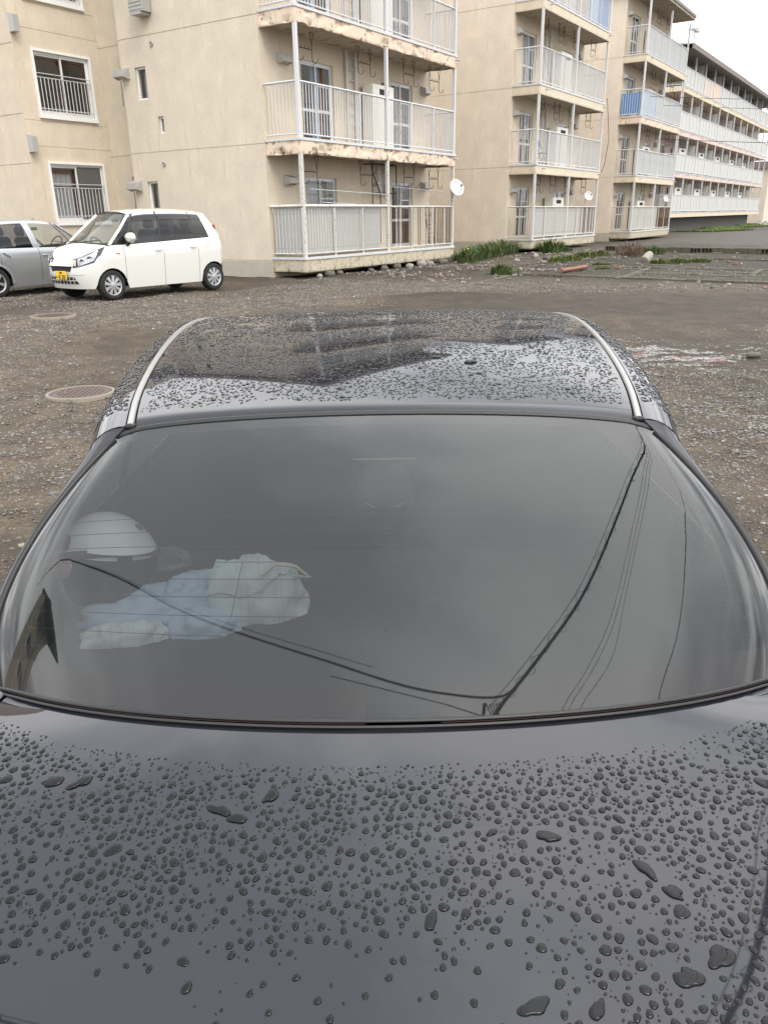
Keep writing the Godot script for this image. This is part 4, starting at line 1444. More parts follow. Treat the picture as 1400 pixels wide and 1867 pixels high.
func make_far_building() -> void:
	var y0 := 1.32
	var L := 37.2
	var b := base("long_apartment_building", "long four-storey apartment building with white balcony screens beyond the three blocks", "building", FR * Transform3D(Basis(), Vector3(60.0, 0, -16.45)))
	var top := y0 + 4 * STOREY - 0.35
	var bay := 3.05
	var g := Geo.new()
	var holes := []
	for f in 4:
		for k in 12:
			holes.append(Rect2(0.55 + bay * k, 0.4 + y0 + f * STOREY + 0.05, 1.3, 1.85))
	wall(g, Vector3(0, -0.4, 0), Vector3.RIGHT, Vector3.UP, L, top + 0.4, holes, [], 0.12)
	core(g, 0, L, -9.0, 0, -0.4, top, "brlt")
	put("wall", g, M.render_pink, b)
	for f in 4:
		for k in 12:
			window(b, frame_of(Vector3(0.55 + bay * k, y0 + f * STOREY + 0.05, 0), Vector3.RIGHT, Vector3.UP), 1.3, 1.85, "slide", ["", "white", "both", ""][(k * 3 + f) % 4], 0.08)
	for f in 4:
		var y := y0 + f * STOREY
		var d := 1.25
		g = Geo.new()
		g.span(Vector3(-0.1, y - 0.32, 0.0), Vector3(L, y - 0.002, d))
		var slab := put("balcony", g, M[["slab_edge_clean", "slab_pink", "slab_pink", "slab_edge_clean"][f]], b)
		g = Geo.new()
		for yy in [0.10, 1.18]:
			g.span(Vector3(-0.05, y + yy - 0.02, d - 0.08), Vector3(L - 0.05, y + yy + 0.025, d - 0.03))
			g.span(Vector3(-0.06, y + yy - 0.018, 0.02), Vector3(-0.01, y + yy + 0.023, d - 0.08))
		put("rail", g, M.white_steel, slab)
		g = Geo.new()
		g.span(Vector3(-0.12, y - 0.03, d), Vector3(L, y + 0.02, d + 0.02))
		put("edge_strip", g, M.white_steel, slab)
		g = Geo.new()
		for k in 9: g.rod(Vector3(-0.035, y + 0.1, 0.1 + 0.12 * k), Vector3(-0.035, y + 1.18, 0.1 + 0.12 * k), 0.012, 4)
		put("bars", g, M.white_steel, slab).set_meta("kind", "stuff")
		for k in 36:
			g = Geo.new()
			var x := 0.0 + bay / 3 * k
			g.span(Vector3(x + 0.03, y + 0.09, d - 0.072), Vector3(x + bay / 3 - 0.03, y + 1.17, d - 0.055))
			put("screen_panel", g, M.screen_orange if f == 3 and k in [6, 8, 9, 10] else M.screen, slab)
		for k in 13:
			g = Geo.new()
			g.span(Vector3(bay * k - 0.045, y, d - 0.10), Vector3(bay * k + 0.045, y + STOREY - (0.32 if f < 3 else 0.55), d - 0.01))
			put("post", g, M.white_steel, slab)
			if k in [2, 4, 6, 8, 10]:
				g = Geo.new()
				g.span(Vector3(bay * k - 0.03, y + 0.02, 0.02), Vector3(bay * k + 0.03, y + 2.0, d - 0.2))
				put("partition", g, M.screen, slab)
			g = Geo.new()
			g.tube([Vector3(bay * k + 0.6, y - 0.10, d - 0.02), Vector3(bay * k + 0.6, y - 0.10, d + 0.1), Vector3(bay * k + 0.66, y - 0.12, d + 0.16)], 0.022, 6)
			if f > 0: put("drain_spout", g, M.hood, slab)
		for k in 12:
			laundry_hanger(slab, Vector3(0.8 + bay * k, y + STOREY - 0.33, 0.6), 0.8, 0.6)
	for k in 10:
		var f := 0 if k < 5 else 1
		cabinet("%s white cabinet from the near end behind the long building's %s screens" % [["first", "second", "third", "fourth", "fifth"][k % 5], ["ground-floor", "second-floor"][f]], FR * Transform3D(Basis(), Vector3(60.0 + 3.4 + 6.1 * (k % 5), y0 + f * STOREY, -16.45 + 0.1)), Vector3(1.9, 1.75, 0.5))
	g = Geo.new()
	g.span(Vector3(0.3, -0.4, 0.02), Vector3(L - 2.5, y0 - 0.34, 0.6))
	put("footing", g, M.dim, b)
	g = Geo.new()   # low pitched roof with deep eaves
	var e := top - 0.25
	g.quad(Vector3(-0.6, e + 0.28, 1.75), Vector3(L + 0.4, e + 0.28, 1.75), Vector3(L + 0.4, e + 1.0, -4.5), Vector3(-0.6, e + 1.0, -4.5))
	g.quad(Vector3(L + 0.4, e + 0.28, -10.5), Vector3(-0.6, e + 0.28, -10.5), Vector3(-0.6, e + 1.0, -4.5), Vector3(L + 0.4, e + 1.0, -4.5))
	g.quad(Vector3(-0.6, e + 0.02, 1.7), Vector3(-0.6, e + 0.02, -10.5), Vector3(L + 0.4, e + 0.02, -10.5), Vector3(L + 0.4, e + 0.02, 1.7))
	g.tri(Vector3(-0.6, e + 0.02, -10.5), Vector3(-0.6, e + 0.28, 1.75), Vector3(-0.6, e + 1.0, -4.5))
	g.tri(Vector3(L + 0.4, e + 0.28, 1.75), Vector3(L + 0.4, e + 0.02, -10.5), Vector3(L + 0.4, e + 1.0, -4.5))
	var roof := put("roof", g, M.roofing, b)
	g = Geo.new()
	g.span(Vector3(-0.62, e, 1.70), Vector3(L + 0.42, e + 0.30, 1.80))
	put("gutter", g, M.maroon, roof)
	g = Geo.new()
	for k in 3: g.span(Vector3(7.0 + 6 * k, e + 0.5, -1.0), Vector3(7.5 + 6 * k, e + 1.1, -0.5))
	put("roof_vent", g, M.maroon, roof)
	# aerial
	var an := base("television_aerial", "dark television aerial on the near end of the long building's roof", "aerial", FR * Transform3D(Basis(), Vector3(60.6, e + 0.28, -15.0)))
	g = Geo.new()
	g.rod(Vector3.ZERO, Vector3(0, 0.95, 0), 0.025, 6)
	put("mast", g, M.iron, an)
	g = Geo.new()
	g.rod(Vector3(-0.9, 0.9, 0), Vector3(0.9, 0.95, 0), 0.022, 5)
	for k in 8: g.rod(Vector3(-0.8 + 0.22 * k, 0.92, -0.35 + 0.02 * k), Vector3(-0.8 + 0.22 * k, 0.92, 0.35 - 0.02 * k), 0.014, 5)
	put("boom", g, M.iron, an)
	# the last block at the edge of the picture
	var o := base("end_building", "plain beige building at the right edge beyond the long building", "building", FR * Transform3D(Basis(), Vector3(103.0, 0, -16.2)))
	g = Geo.new()
	wall(g, Vector3(0, -0.4, -8), Vector3(0, 0, 1), Vector3.UP, 8.6, 6.2, [], [3.5])
	core(g, 0, 12, -8, 0.6, -0.4, 5.8, "rfb")
	put("wall", g, M.render_grey, o)
	g = Geo.new()
	g.span(Vector3(-0.3, 5.8, -8.3), Vector3(12.3, 6.5, 0.9))
	put("roof", g, M.maroon, o)
	# pale rubble heap on the verge
	var r := RandomNumberGenerator.new()
	r.seed = 44
	for k in 7:
		var w := row(83.5 + r.randf() * 4.0, -13.2 + r.randf() * 1.6)
		var s := r.randf_range(0.25, 0.5)
		var st := put("rubble", stone_mesh(380 + k, 0.6), M.pale_stone, self, Transform3D(Basis(Vector3.UP, k * 1.1).scaled(Vector3(s * 1.5, s, s)), w + Vector3(0, s * 0.3, 0)))
		tag(st, "pale lump of rubble in the heap before the long far building", "rubble", "rubble heap on the verge")


func sagging(a: Vector3, b: Vector3, sag: float, n := 24) -> Array:
	var p := []
	for i in n + 1:
		var t := float(i) / n
		p.append(a.lerp(b, t) - Vector3(0, sag * 4 * t * (1 - t), 0))
	return p


func through(points: Array, y: float, n := 8) -> Array:   # a cable laid over its supports
	var c := Curve3D.new()
	for i in points.size():
		var a: Vector2 = points[maxi(i - 1, 0)]
		var b: Vector2 = points[mini(i + 1, points.size() - 1)]
		var t := Vector3(b.x - a.x, 0, b.y - a.y) / 6.0
		c.add_point(Vector3(points[i].x, y, points[i].y), -t, t)
	var out := []
	var L := c.get_baked_length()
	for i in points.size() * n + 1:
		out.append(c.sample_baked(L * i / (points.size() * n)))
	return out


func cable(label: String, path: Array, r: float, group := "overhead cables") -> MeshInstance3D:
	var g := Geo.new()
	g.tube(path, r, 6)
	var o := put("cable", g, M.cable)
	tag(o, label, "cable", group)
	return o


func utility_pole(at: Vector3, h: float, label: String, turn: float) -> void:
	var o := base("utility_pole", label, "utility pole", Transform3D(Basis(Vector3.UP, turn), at), "utility poles round the yard")
	var g := Geo.new()
	g.lathe([Vector2(0.17, -0.5), Vector2(0.165, 0.0), Vector2(0.10, h), Vector2(0.001, h)], 18)
	put("shaft", g, M.pole, o)
	g = Geo.new()
	for y in [h - 0.35, h - 1.1]:
		g.lathe([Vector2(0.105, -0.04), Vector2(0.125, -0.035), Vector2(0.125, 0.035), Vector2(0.105, 0.04)], 14, Transform3D(Basis(), Vector3(0, y, 0)))
	put("band", g, M.hood, o)
	g = Geo.new()
	g.span(Vector3(-0.75, h - 0.40, 0.10), Vector3(0.75, h - 0.31, 0.19))
	var arm := put("crossarm", g, M.hood, o)
	for x in [-0.68, -0.35, 0.35, 0.68]:
		g = Geo.new()
		g.lathe([Vector2(0.012, 0), Vector2(0.045, 0.03), Vector2(0.03, 0.06), Vector2(0.05, 0.09), Vector2(0.02, 0.13), Vector2(0.001, 0.13)], 10, Transform3D(Basis(), Vector3(x, h - 0.31, 0.145)))
		put("insulator", g, M.white_frame, arm)


func make_wires() -> void:
	# poles stand outside the picture; the rear window and the boot lid mirror the cables overhead
	var near := Vector3(1.80, 0, 0.62)
	var far := Vector3(6.85, 0, -9.45)
	near.y = terrain(near.x, near.z)
	utility_pole(near, 8.1, "concrete utility pole standing behind the black car, right of the photographer", 0.5)
	far.y = terrain(far.x, far.z)
	utility_pole(far, 8.1, "concrete utility pole right of the yard, at the far end of the mirrored cables", 0.5)
	var A0 := Vector3(1.72, 7.50, 0.42)
	var A1 := Vector3(6.80, 7.56, -9.30)
	var path := through([Vector2(1.74, 0.39), Vector2(2.17, -0.15), Vector2(2.61, -0.76), Vector2(3.0, -1.31), Vector2(3.37, -1.97), Vector2(3.78, -2.96), Vector2(4.11, -3.85), Vector2(4.40, -4.65), Vector2(4.95, -5.80), Vector2(6.80, -9.30)], 7.5)
	var main := cable("thick black bundled cable mirrored across the right of the rear window", path, 0.030)
	var g := Geo.new()
	var p2 := []
	for q in path: p2.append(q + Vector3(0.028, 0.03, 0.015))
	g.tube(p2, 0.016, 5)
	put("messenger_wire", g, M.cable, main)
	g = Geo.new()
	var coil := []
	var r := RandomNumberGenerator.new()
	r.seed = 3
	for i in 620:
		var t := i / 619.0
		var ff := t * (path.size() - 1)
		var c: Vector3 = path[int(ff)].lerp(path[mini(int(ff) + 1, path.size() - 1)], ff - int(ff))
		var a := t * TAU * 24
		var R := 0.085 + 0.03 * sin(t * 90.0)
		coil.append(c + Vector3(cos(a) * R * 0.9, sin(a) * R, cos(a) * R * 0.4))
	g.tube(coil, 0.006, 4)
	put("spiral_hanger", g, M.cable, main)
	cable("thin black wire running just beside the thick bundled cable", path.map(func(q): return q + Vector3(-0.10, 0.10, -0.05)), 0.007)
	# the drop to the left
	var E1 := Vector3(-16.5, 7.3, -6.75)
	var drop_left := through([Vector2(2.25, -0.25), Vector2(1.95, 0.08), Vector2(1.66, 0.13), Vector2(1.26, 0.10), Vector2(0.55, -0.02), Vector2(-0.05, -0.2), Vector2(-0.89, -0.52), Vector2(-1.74, -0.83), Vector2(-2.67, -1.18), Vector2(-3.61, -1.57), Vector2(-5.13, -2.30), Vector2(-6.89, -2.99), Vector2(-9.6, -4.0), Vector2(-16.5, -6.75)], 7.48)
	var e := cable("black cable mirrored across the lower left of the rear window", drop_left, 0.022)
	g = Geo.new()
	for k in 11:
		var t := (k + 0.6) / 11.5
		var c: Vector3 = drop_left[int(t * (drop_left.size() - 1) * 0.7)]
		g.lathe([Vector2(0.001, -0.03), Vector2(0.024, -0.02), Vector2(0.024, 0.02), Vector2(0.001, 0.03)], 8, Transform3D(Basis(Vector3.BACK, PI / 2), c))
	put("cable_clip", g, M.cable, e)
	cable("thin wire mirrored just above the left cable in the rear window", drop_left.slice(14).map(func(q): return q + Vector3(-0.15, 0.12, -0.20 - 0.02 * q.x)), 0.007)
	cable("short tail of cable dropping from the mirrored knot at the window's foot", sagging(A0 + Vector3(-0.02, -0.02, 0.02), Vector3(-0.9, 7.5, -0.28), 0.02), 0.009)
	g = Geo.new()
	for k in 5:
		g.tube([A0 + Vector3(-0.12 + 0.05 * k, 0, -0.18), A0 + Vector3(-0.05 + 0.04 * k, 0.05, -0.08 - 0.03 * k), A0 + Vector3(0.02 * k, 0, 0.02), A0 + Vector3(0.05, 0.02, 0.12)], 0.010, 5)
	g.lathe([Vector2(0.001, -0.12), Vector2(0.03, -0.10), Vector2(0.03, 0.10), Vector2(0.001, 0.12)], 8, Transform3D(Basis(Vector3.RIGHT, 1.2), A0 + Vector3(-0.16, 0.0, -0.10)))
	tag(put("cable_joint", g, M.cable), "black knot where the overhead cables meet, mirrored at the window's foot", "cable joint")
	# three thin wires right of the bundle
	for k in 3:
		cable(["leftmost of the three thin mirrored wires", "middle one of the three thin mirrored wires", "rightmost of the three thin mirrored wires"][k] + " right of the thick bundle", through([Vector2(2.0 + 0.2 * k, 1.7), Vector2(2.96 + 0.14 * k + (0.1 if k == 2 else 0.0), 0.43), Vector2(3.65 + 0.15 * k + (0.2 if k == 2 else 0.0), -0.55), Vector2(4.10 + 0.14 * k, -1.59), Vector2(4.61 + 0.12 * k, -4.02), Vector2(4.85 + 0.10 * k, -5.35), Vector2(6.15 + 0.12 * k, -9.4)], 7.55), 0.007)
	cable("black wire mirrored at the far right of the rear window", through([Vector2(5.5, 1.5), Vector2(5.95, 0.3), Vector2(6.3, -0.4), Vector2(6.8, -1.2), Vector2(6.92, -2.0), Vector2(6.7, -3.15), Vector2(6.40, -4.6), Vector2(6.9, -9.3)], 7.5), 0.018)
	cable("very thin wire mirrored slanting at the right edge of the rear window", sagging(Vector3(6.4, 7.5, -4.4), Vector3(12.5, 7.6, -2.6), 0.1), 0.006)
	# wires crossing in front of the far building
	for q in [[Vector3(13.0, 4.55, -39.5), Vector3(52.0, 5.7, -52.0), 0.014, "lower dark wire crossing before the long far building"], [Vector3(13.2, 6.0, -40.0), Vector3(52.0, 7.5, -52.0), 0.010, "middle thin wire crossing before the long far building"], [Vector3(12.0, 6.15, -38.2), Vector3(52.0, 8.0, -50.0), 0.010, "upper thin wire crossing before the long far building"]]:
		cable(q[3], sagging(q[0], q[1], 0.5), q[2])
	var drop := Geo.new()
	drop.tube([row(36.55, -12.4, 6.0), row(36.6, -12.3, 5.2), row(36.75, -12.25, 4.4), row(36.6, -12.3, 3.4), row(36.5, -12.4, 3.0)], 0.012, 5)
	tag(put("cable", drop, M.cable), "slack cable hanging down the right end of the second block's balconies", "cable", "overhead cables")


# ---- cars --------------------------------------------------------------------------------------------------
func wheel(parent: Node, at: Vector3, side: int, R: float, w: float, spokes: int, twist := 0.0) -> void:   # side: which way the face looks along x
	var T := Transform3D(Basis(Vector3.BACK, -PI / 2 * side), at)   # lathe axis y -> +-x
	var g := Geo.new()
	g.lathe([Vector2(R * 0.62, -w * 0.5), Vector2(R * 0.90, -w * 0.5), Vector2(R * 0.985, -w * 0.36), Vector2(R, -w * 0.1), Vector2(R, w * 0.12), Vector2(R * 0.985, w * 0.36), Vector2(R * 0.93, w * 0.48), Vector2(R * 0.80, w * 0.52), Vector2(R * 0.68, w * 0.49), Vector2(R * 0.665, w * 0.38)], 32, T)
	var o := put("wheel", g, M.tyre, parent)
	g = Geo.new()
	g.lathe([Vector2(R * 0.67, w * 0.25), Vector2(R * 0.68, w * 0.46), Vector2(R * 0.64, w * 0.47), Vector2(R * 0.62, w * 0.36), Vector2(R * 0.60, w * 0.30)], 32, T)
	for k in spokes:
		var a := TAU * k / spokes
		var d := Vector3(cos(a), 0, sin(a))
		var t := Vector3(-sin(a), 0, cos(a))
		var q := [d * R * 0.12 - t * R * 0.055, d * R * 0.12 + t * R * 0.055, d * R * 0.63 + t * R * (0.12 + twist), d * R * 0.63 - t * R * (0.12 - twist)]
		var up := Vector3(0, w * 0.42, 0)
		var dn := Vector3(0, w * 0.34, 0)
		var out := []
		for p in q: out.append(p)
		var h := [0.46, 0.46, 0.40, 0.40]
		var P := []
		var B := []
		for i in 4:
			P.append(T * (out[i] + Vector3(0, w * h[i], 0)))
			B.append(T * (out[i] + Vector3(0, w * 0.28, 0)))
		g.quad(P[0], P[3], P[2], P[1])
		for i in 4:
			var j := (i + 1) % 4
			g.quad(P[i], P[j], B[j], B[i])
	g.lathe([Vector2(R * 0.17, w * 0.30), Vector2(R * 0.16, w * 0.48), Vector2(R * 0.13, w * 0.50), Vector2(0.001, w * 0.50)], 18, T)
	put("rim", g, M.rim, o)
	g = Geo.new()
	g.lathe([Vector2(R * 0.66, w * 0.20), Vector2(0.001, w * 0.20)], 24, T)
	put("brake_disc", g, M.dark, o)


func curve_at(c: Array, s: float) -> float:   # a smooth-ish profile through points
	for i in c.size() - 1:
		if s <= c[i + 1].x:
			var a: Vector2 = c[i]
			var b: Vector2 = c[i + 1]
			var t := clampf((s - a.x) / (b.x - a.x), 0, 1)
			var p0: Vector2 = c[maxi(i - 1, 0)]
			var p3: Vector2 = c[mini(i + 2, c.size() - 1)]
			var m0 := (b.y - p0.y) / maxf(b.x - p0.x, 1e-4) * (b.x - a.x)
			var m1 := (p3.y - a.y) / maxf(p3.x - a.x, 1e-4) * (b.x - a.x)
			var t2 := t * t
			var t3 := t2 * t
			return (2 * t3 - 3 * t2 + 1) * a.y + (t3 - 2 * t2 + t) * m0 + (-2 * t3 + 3 * t2) * b.y + (t3 - t2) * m1
	return c[c.size() - 1].y


var K := {}   # the car being built
var KL := []  # its outline: [s, half width, normal s, normal w, distance from the nose]


func outline() -> void:
	KL = []
	var W: float = K.W / 2
	var pts := []
	for i in 17:
		var a := PI / 2 * (1.0 - i / 16.0)
		pts.append(Vector2(K.rf * (1.0 - pow(sin(a), 2.0 / K.pf)), W * pow(cos(a), 2.0 / K.pf)))
	var n := int((K.L - K.rf - K.rr) / 0.05)
	for i in range(1, n):
		pts.append(Vector2(lerpf(K.rf, K.L - K.rr, float(i) / n), W))
	for i in 13:
		var a := PI / 2 * i / 12.0
		pts.append(Vector2(K.L - K.rr * (1.0 - pow(sin(a), 2.0 / K.pr)), W * pow(cos(a), 2.0 / K.pr)))
	var d := 0.0
	for i in pts.size():
		var t: Vector2 = (pts[mini(i + 1, pts.size() - 1)] - pts[maxi(i - 1, 0)]).normalized()
		if i > 0: d += pts[i].distance_to(pts[i - 1])
		KL.append([pts[i].x, pts[i].y, -t.y, t.x, d])
	KL[0][2] = -1.0; KL[0][3] = 0.0
	KL[-1][2] = 1.0; KL[-1][3] = 0.0


func around(d: float) -> Array:
	for i in KL.size() - 1:
		if d <= KL[i + 1][4]:
			var t: float = clampf((d - KL[i][4]) / (KL[i + 1][4] - KL[i][4]), 0, 1)
			var o := []
			for k in 5: o.append(lerpf(KL[i][k], KL[i + 1][k], t))
			return o
	return KL[-1]


func dist_at(s: float) -> float:   # distance along the outline at the length s
	for i in KL.size() - 1:
		if s <= KL[i + 1][0]:
			return lerpf(KL[i][4], KL[i + 1][4], clampf((s - KL[i][0]) / maxf(KL[i + 1][0] - KL[i][0], 1e-5), 0, 1))
	return KL[-1][4]


func skin(side: int, d: float, t: float, off := 0.0) -> Vector3:   # a point of the lower body; t 0 at the sill or arch, 1 at the belt
	var q := around(d)
	var s: float = q[0]
	var y0: float = K.sill
	for a in K.axles:
		var dx := absf(s - a)
		if dx < K.arch and q[3] > 0.5: y0 = maxf(y0, K.R + sqrt(K.arch * K.arch - dx * dx) - 0.02)
	if s < K.rf * 0.5: y0 += 0.03
	var y1 := curve_at(K.belt, s)
	var y := lerpf(y0, y1, t)
	var h: float = (y - K.sill) / (y1 - K.sill)
	var inn: float = K.tuck * pow(1.0 - h, 2.0) + K.shoulder * pow(maxf(0.0, (h - 0.72) / 0.28), 2.0)
	var nose: float = maxf(0.0, -q[2])
	inn += nose * curve_at(K.nose_in, h)
	var r: float = off - inn
	var w: float = maxf(0.0, q[1] + q[3] * r)
	return Vector3(side * w, y, s + q[2] * r - K.L / 2)


func skin_patch(side: int, d0: float, d1: float, t0: float, t1: float, off := 0.0, cols := -1) -> Geo:
	var n := maxi(2, int((d1 - d0) / 0.045)) if cols < 0 else cols
	var ts := []
	for q in [0.0, 0.05, 0.15, 0.3, 0.45, 0.6, 0.72, 0.8, 0.88, 0.94, 1.0]:
		if q > t0 + 0.01 and q < t1 - 0.01: ts.append(q)
	ts.push_front(t0); ts.push_back(t1)
	var rows := []
	for t in ts:
		var line := PackedVector3Array()
		for i in n + 1:
			line.append(skin(side, lerpf(d0, d1, float(i) / n), t, off))
		rows.append(line)
	var g := Geo.new()
	g.grid(rows, side < 0)   # on the right side the outline runs from the nose (right as seen from outside) ...
	return g


func flip_side(side: int) -> bool:
	return side < 0


func glasshouse(side: int, a: Array, b: Array, r0: float, r1: float, cols := 5, off := 0.0) -> Geo:   # a strip of the side glass area between two pillar lines
	var rows := []
	for j in 6:
		var r := lerpf(r0, r1, j / 5.0)
		var line := PackedVector3Array()
		for i in cols + 1:
			var f := float(i) / cols
			var sb := lerpf(a[0], b[0], f)
			var st := lerpf(a[1], b[1], f)
			line.append(glass_point(side, sb, st, r, off))
		rows.append(line)
	var g := Geo.new()
	g.grid(rows, side < 0)
	return g


func glass_point(side: int, sb: float, st: float, r: float, off := 0.0) -> Vector3:
	var x := lerpf(K.W / 2 - K.shoulder, K.W / 2 - K.roof_in, r) + 0.025 * sin(PI * r) + off
	return Vector3(side * x, lerpf(curve_at(K.belt, sb), curve_at(K.roof, st), r), lerpf(sb, st, r) - K.L / 2)


func build_car(o: Node3D, paint: Material) -> void:
	outline()
	var Z: float = K.L / 2
	var total: float = KL[-1][4]
	for side in [-1, 1]:
		# panels of the lower body with open joints between them
		var cuts: Array = K.joints
		for i in cuts.size() - 1:
			var d0 := 0.0 if i == 0 else dist_at(cuts[i]) + 0.004
			var d1 := total if i == cuts.size() - 2 else dist_at(cuts[i + 1]) - 0.004
			var p := put(K.panels[i], skin_patch(side, d0, d1, 0.0, 1.0), paint, o)
			if K.panels[i] == "door":
				var h := Geo.new()
				var dh := d1 - 0.20 if K.get("handle_back", true) else d0 + 0.2
				var c := skin(side, dh, K.handle_t, 0.02)
				var c2 := skin(side, dh + 0.15, K.handle_t, 0.02)
				h.tube([c - Vector3(side * 0.02, 0, 0), c + Vector3(side * 0.012, 0, 0.02), c2 + Vector3(side * 0.012, 0.004, -0.02), c2 - Vector3(side * 0.02, -0.004, 0)], 0.013, 8)
				put("handle", h, M.chrome if K.has("chrome_handles") else paint, p)
		put("inner_body", skin_patch(side, 0.02, total - 0.02, 0.02, 0.985, -0.02), M.dark, o)
		# glasshouse
		var ln: Array = K.lines
		for i in ln.size() - 1:
			var kind: String = K.strips[i]
			var top := 0.90 if kind.begins_with("pane") else 1.0
			var gg := glasshouse(side, ln[i], ln[i + 1], 0.015 if kind.begins_with("pane") else 0.0, top)
			if kind.begins_with("pane"):
				put("side_window", gg, M[kind], o)
				put("window_header", glasshouse(side, ln[i], ln[i + 1], 0.90, 1.0), paint, o)
				if K.has("visor"):
					put("rain_visor", glasshouse(side, ln[i], ln[i + 1], 0.72, 0.93, 5, 0.014), M.pane_smoke, o)
			else:
				put("pillar", gg, M.black_plastic if kind == "black" else paint, o)
	# bonnet
	var A: Array = K.lines[0]
	var rows := []
	for j in 11:
		var r := j / 10.0
		var line := PackedVector3Array()
		for i in 21:
			var q := -1.0 + i / 10.0
			var W: float = K.W / 2 - K.shoulder
			var u: float = pow(absf(q), K.pf)
			var sn: float = K.rf * (1.0 - pow(maxf(0.0, 1.0 - u), 1.0 / K.pf)) + K.shoulder + K.nose_in[-1].y * (1.0 - u)
			var sc: float = A[0] - K.cowl * (1.0 - q * q)
			var s := lerpf(sn, sc, r)
			line.append(Vector3(q * W, curve_at(K.belt, lerpf(K.rf * (1.0 - pow(maxf(0.0, 1.0 - u), 1.0 / K.pf)), A[0], r)) + K.crown * (1.0 - q * q) * pow(r, 0.6), s - Z))
		rows.append(line)
	var g := Geo.new()
	g.grid(rows, true)
	put("bonnet", g, paint, o)
	# windscreen
	rows = []
	for j in 7:
		var r := j / 6.0
		var line := PackedVector3Array()
		for i in 17:
			var q := -1.0 + i / 8.0
			var p := glass_point(1, A[0], A[1], r)
			line.append(Vector3(q * p.x, p.y + (K.crown * (1 - r) + 0.035 * r) * (1 - q * q), p.z - lerpf(K.cowl, 0.05, r) * (1.0 - q * q)))
		rows.append(line)
	g = Geo.new()
	g.grid(rows, true)
	put("windscreen", g, M.pane_green, o)
	var ps := glass_point(1, A[0], A[1], 0.0)
	var pt := glass_point(1, A[0], A[1], 1.0)
	for side in [-1, 1]:
		g = Geo.new()
		g.tube([Vector3(side * ps.x, ps.y, ps.z), Vector3(side * (ps.x + pt.x) / 2 + side * 0.02, (ps.y + pt.y) / 2, (ps.z + pt.z) / 2), Vector3(side * pt.x, pt.y, pt.z)], 0.028, 8)
		put("windscreen_pillar", g, paint, o)
	g = Geo.new()
	g.tube([Vector3(-ps.x, ps.y + 0.005, ps.z), Vector3(-ps.x * 0.5, ps.y + K.crown * 0.75, ps.z - K.cowl * 0.75 - 0.01), Vector3(0, ps.y + K.crown, ps.z - K.cowl - 0.01), Vector3(ps.x * 0.5, ps.y + K.crown * 0.75, ps.z - K.cowl * 0.75 - 0.01), Vector3(ps.x, ps.y + 0.005, ps.z)], 0.02, 6)
	put("cowl", g, M.black_plastic, o)
	g = Geo.new()
	for x in [-0.15, 0.35]:
		g.rod(Vector3(x, ps.y + 0.07, ps.z - K.cowl * 0.9), Vector3(x - 0.42, ps.y + 0.10, ps.z - K.cowl * 0.55), 0.009, 5)
	put("wiper", g, M.black_plastic, o)
	# roof
	var last: Array = K.lines[-1]
	rows = []
	for j in 15:
		var s := lerpf(A[1], last[1], j / 14.0)
		var line := PackedVector3Array()
		for i in 15:
			var q := -1.0 + i / 7.0
			line.append(Vector3(q * (K.W / 2 - K.roof_in), curve_at(K.roof, s) + 0.055 * (1 - pow(absf(q), 2.6)) + 0.004, s - Z + (-0.05 * (1.0 - q * q) if j == 0 else 0.0)))
		rows.append(line)
	g = Geo.new()
	g.grid(rows, true)
	put("roof", g, paint, o)
	# tail: hatch with its window
	for part in [["hatch", 0.0, 0.12, paint], ["rear_window", 0.12, 0.86, M.pane_smoke], ["hatch", 0.86, 1.0, paint]]:
		rows = []
		for j in 4:
			var r := lerpf(part[1], part[2], j / 3.0)
			var line := PackedVector3Array()
			for i in 13:
				var q := 1.0 - i / 6.0
				var p := glass_point(1, last[0], last[1], r)
				var out := lerpf(K.L - 0.04 - last[0], 0.03, r) * (1.0 - pow(absf(q), 4.0))
				line.append(Vector3(-q * p.x, p.y + 0.035 * r * (1 - q * q), p.z + out))
			rows.append(line)
		g = Geo.new()
		g.grid(rows)
		put(part[0], g, part[3], o)
	# floor, wheel wells, seats
	g = Geo.new()
	g.span(Vector3(-K.W / 2 + 0.24, K.sill + 0.02, -Z + 0.25), Vector3(K.W / 2 - 0.24, K.sill + 0.10, Z - 0.2))
	g.span(Vector3(-K.W / 2 + 0.30, K.sill + 0.1, -Z + 0.2), Vector3(K.W / 2 - 0.30, 0.78, -Z + A[0] - K.cowl))
	put("underbody", g, M.dark, o)
	for q in K.seats:
		seat(o, Vector3(q[0], q[1], q[2] - Z), M[K.seat_mat])
	g = Geo.new()
	var wheel_at := Vector3(K.get("helm_x", 0.33), 0.95, A[0] + 0.45 - Z)
	var ring := []
	for k in 21: ring.append(wheel_at + Basis(Vector3.RIGHT, -0.5) * Vector3(cos(TAU * k / 20) * 0.18, sin(TAU * k / 20) * 0.18, 0))
	g.tube(ring, 0.015, 6)
	put("steering_wheel", g, M.dark, o)
	g = Geo.new()
	g.soft_box(Vector3(0, ps.y - 0.12, A[0] + 0.10 - Z), Vector3(K.W - 0.3, 0.2, 0.45), 0.06)
	put("dashboard", g, M.seat, o)
	g = Geo.new()
	g.soft_box(Vector3(0, pt.y - 0.10, pt.z + 0.06), Vector3(0.22, 0.06, 0.02), 0.008)
	put("rear_view_mirror", g, M.dark, o)
	for a in K.axles:
		for side in [-1, 1]:
			wheel(o, Vector3(side * (K.W / 2 - 0.115), K.R, a - Z), side, K.R, 0.17, K.spokes, K.get("twist", 0.0))


